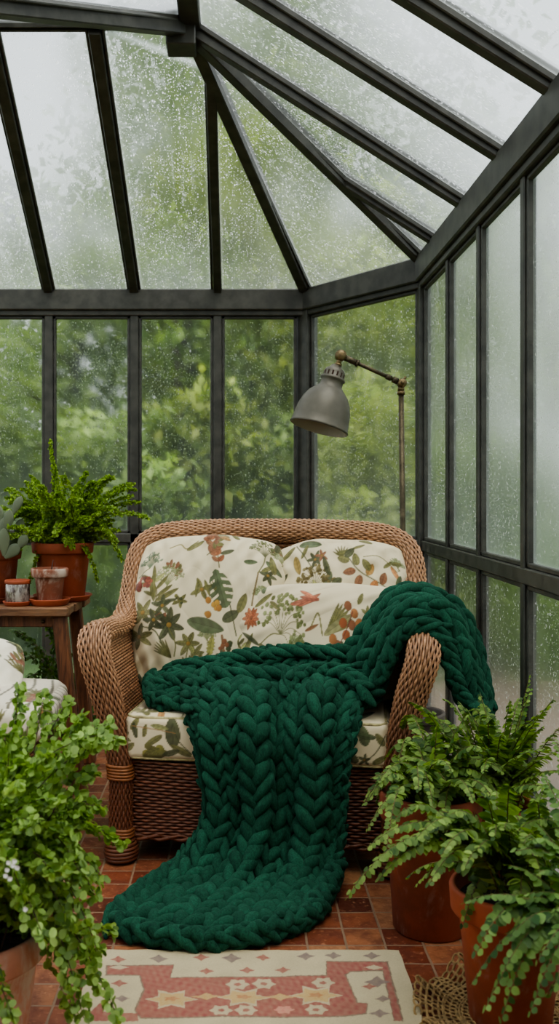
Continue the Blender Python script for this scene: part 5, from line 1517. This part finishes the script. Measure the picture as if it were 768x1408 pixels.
def tree(name, x, y, h, r, base, label, cols, n=5200, seed=0, leaf=.11, trunk=.12, shape='round', low=.15, clump=26):
    q = np.random.default_rng(seed)
    E = empty(name, (x, y, -.08), label, 'tree' if h > 2.6 else 'shrub', group=None)
    g = Geo(); gt = Geo()
    top = np.array([x + q.normal() * .1, y, h * .8])
    tube(gt, np.array([(x, y, -.08), (x + .05, y, h * .3), (x - .04, y + .02, h * .55), top]), [trunk, trunk * .8, trunk * .55, trunk * .2], 9)
    # leaf clumps carried on boughs
    cs = []
    for k in range(clump):
        f = low + (1 - low) * (k + q.random()) / clump; z = h * f
        if shape == 'round': rad = r * math.sqrt(max(1 - ((f - low) / (1 - low) * 1.9 - .85) ** 2 * .9, .12))
        else: rad = r * (1.05 - f) ** .8
        a = q.uniform(0, 2 * PI); rr = rad * q.uniform(.35, .95)
        p = np.array([x + rr * math.cos(a), y + rr * math.sin(a), z]); cs.append((p, rad))
        tube(gt, np.array([(x, y, max(z - rr * .45, .1)), (x * .5 + p[0] * .5, y * .5 + p[1] * .5, z - rr * .1), p]), [trunk * .3, trunk * .18, trunk * .06], 5, cap=False)
    per = n // clump; P = []; Cc = []
    for p, rad in cs:
        sx = max(rad * .42, .22)
        d = np.clip(q.normal(0, 1, (per, 3)), -1.9, 1.9) * np.array([sx, sx, sx * .42]); d[:, 2] -= .25 * (d[:, 0] ** 2 + d[:, 1] ** 2) / sx
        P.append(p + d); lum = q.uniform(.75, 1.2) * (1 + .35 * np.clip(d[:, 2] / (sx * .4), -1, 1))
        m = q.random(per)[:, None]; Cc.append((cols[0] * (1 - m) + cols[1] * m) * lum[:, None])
    P = np.concatenate(P); Cc = np.concatenate(Cc); k = P[:, 2] > .02; P, Cc = P[k], Cc[k]
    D = nrm(q.normal(0, 1, P.shape) + np.array([0, 0, -.5])); Nn = q.normal(0, .6, P.shape) + np.array([0, 0, 1.0])
    xs = np.array([[0, 0, 0], [.5, -.28, 0], [1, 0, -.12], [.5, .28, 0]])
    D = nrm(D); Nn = nrm(Nn - D * np.sum(D * Nn, -1, keepdims=True)); S = np.cross(Nn, D); L = leaf * 1.25 * q.uniform(.7, 1.3, len(P))
    V = P[:, None] + (xs[None, :, 0] * L[:, None])[..., None] * D[:, None] + (xs[None, :, 1] * L[:, None])[..., None] * S[:, None] + (xs[None, :, 2] * L[:, None])[..., None] * Nn[:, None]
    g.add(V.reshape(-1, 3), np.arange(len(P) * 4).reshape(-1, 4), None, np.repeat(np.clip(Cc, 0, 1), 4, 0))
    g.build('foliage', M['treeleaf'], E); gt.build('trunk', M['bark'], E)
    return E
def gc_(a, b): return (np.array(lin(*a)), np.array(lin(*b)))
G1, G2, G3, G4 = gc_((118, 142, 88), (176, 196, 128)), gc_((140, 162, 82), (206, 216, 128)), gc_((124, 146, 104), (182, 200, 150)), gc_((104, 130, 76), (160, 182, 110))
def tx(px, Y): return (px - VX) * Y / F
tree('garden_tree', tx(290, 11.5), 11.5, 8.6, 1.45, 0, 'tall pale green tree behind the upper back panes, left of the hips', G3, 9000, 1, .13, .14, 'round', .12, 40)
tree('garden_tree', tx(20, 13), 13, 5.4, 1.7, 0, 'grey-green tree beyond the back windows at the far left', G3, 6000, 2, .13, .14, 'round', .1, 34)
tree('garden_tree', tx(110, 9.5), 9.5, 3.9, .95, 0, 'mid-height green tree seen above the potted fern', G1, 4200, 3, .11, .10, 'round', .1, 30)
tree('garden_tree', tx(350, 9.8), 9.8, 5.4, 1.15, 0, 'bright yellow-green tree behind the middle back panes', G2, 5600, 4, .12, .11, 'round', .1, 34)
tree('garden_tree', tx(500, 9.0), 9.0, 3.9, .95, 0, 'fresh light green maple behind the lamp', G2, 6000, 5, .11, .11, 'round', .08, 36)
tree('garden_tree', tx(470, 13.5), 13.5, 9.6, 2.1, 0, 'large dark green tree behind the corner pane', G4, 10000, 6, .14, .18, 'round', .1, 40)
tree('garden_tree', tx(640, 12.0), 12.0, 5.6, 1.6, 0, 'green tree farthest along the right-hand windows', G1, 6000, 7, .13, .14, 'round', .06, 36)
tree('garden_tree', tx(760, 8.5), 8.5, 4.2, 1.4, 0, 'low rounded tree outside the nearer right-hand windows', G1, 5000, 8, .11, .10, 'round', .06, 30)
tree('garden_tree', tx(255, 8.2), 8.2, 3.4, .5, 0, 'thin dark-trunked tree close behind the back windows', G4, 1300, 9, .09, .09, 'round', .5, 14)
tree('garden_tree', 4.9, 6.4, 4.2, 1.5, 0, 'broad green tree to the right of the glasshouse', G1, 5000, 16, .12, .14, 'round', .1, 30)
for k, (px, Y, hh, r_, cc) in enumerate(((-40, 8.3, 1.9, .75, G1), (70, 8.0, 1.6, .7, G4), (175, 7.6, 1.75, .65, G1), (290, 7.9, 1.9, .7, G2), (400, 8.1, 1.7, .65, G1), (520, 7.4, 1.9, .65, G2), (600, 8.2, 1.7, .7, G4), (690, 7.6, 1.5, .6, G1), (800, 6.8, 1.5, .6, G4))):
    names = ['clipped green shrub at the far left beyond the lower panes', 'dark shrub behind the table legs, outside', 'rounded shrub outside, left of the loveseat back', 'leafy light shrub outside behind the left cushion', 'green shrub outside behind the right cushion',
             'bright shrub outside below the lamp shade', 'dark shrub outside past the corner post', 'shrub outside the second right-hand window', 'dark low shrub outside at the right edge']
    tree('garden_shrub', tx(px, Y), Y, hh, r_, 0, names[k], cc, 3000, 40 + k, .085, .04, 'round', .02, 20)

# ================================================================== LIGHT
w = bpy.data.worlds.new('overcast'); scene.world = w; w.use_nodes = True
nt = w.node_tree; nt.nodes.clear()
out = nt.nodes.new('ShaderNodeOutputWorld'); bg = nt.nodes.new('ShaderNodeBackground')
tc = nt.nodes.new('ShaderNodeTexCoord'); sp_ = nt.nodes.new('ShaderNodeSeparateXYZ'); nt.links.new(tc.outputs['Generated'], sp_.inputs[0])
f = noise(nt, tc.outputs['Generated'], 2.2, 4)
k = maprange(nt, sp_.outputs[2], -.05, .9, 0, 1)
b = mixc(nt, k, (.78, .83, .84), (.90, .95, 1.0))
b = mixc(nt, maprange(nt, f, .3, .7, 0, .35), b, (.60, .66, .70))
nt.links.new(b, bg.inputs[0]); bg.inputs[1].default_value = 1.35
nt.links.new(bg.outputs[0], out.inputs[0])
sd = bpy.data.lights.new('sun', 'SUN'); sd.energy = 2.2; sd.angle = math.radians(50); sd.color = (1, .95, .86)
so = bpy.data.objects.new('sun', sd); COL.objects.link(so)
so.rotation_euler = Vector((-.28, .38, -1.0)).to_track_quat('-Z', 'Y').to_euler()

# ================================================================== CAMERA
cd = bpy.data.cameras.new('camera'); cam = bpy.data.objects.new('camera', cd); COL.objects.link(cam)
cam.location = (0, 0, EYE); cam.rotation_euler = (PI / 2, 0, 0)
cd.sensor_fit = 'VERTICAL'; cd.sensor_height = 36; cd.sensor_width = 36; cd.lens = 36 * F / 1408
cd.shift_x = (384 - VX) / 1408; cd.shift_y = -(704 - VY) / 1408
cd.clip_start = .05; cd.clip_end = 200
cd.dof.use_dof = True; cd.dof.focus_distance = 3.15; cd.dof.aperture_fstop = 4.5
scene.camera = cam
scene.cycles.use_denoising = True
scene.cycles.max_bounces = 12; scene.cycles.diffuse_bounces = 4; scene.cycles.glossy_bounces = 4
scene.cycles.transmission_bounces = 8; scene.cycles.transparent_max_bounces = 24
scene.cycles.sample_clamp_indirect = 6
scene.cycles.caustics_refractive = True; scene.cycles.caustics_reflective = False
scene.view_settings.view_transform = 'AgX'
scene.view_settings.look = 'AgX - Medium High Contrast'
scene.view_settings.exposure = 0.2
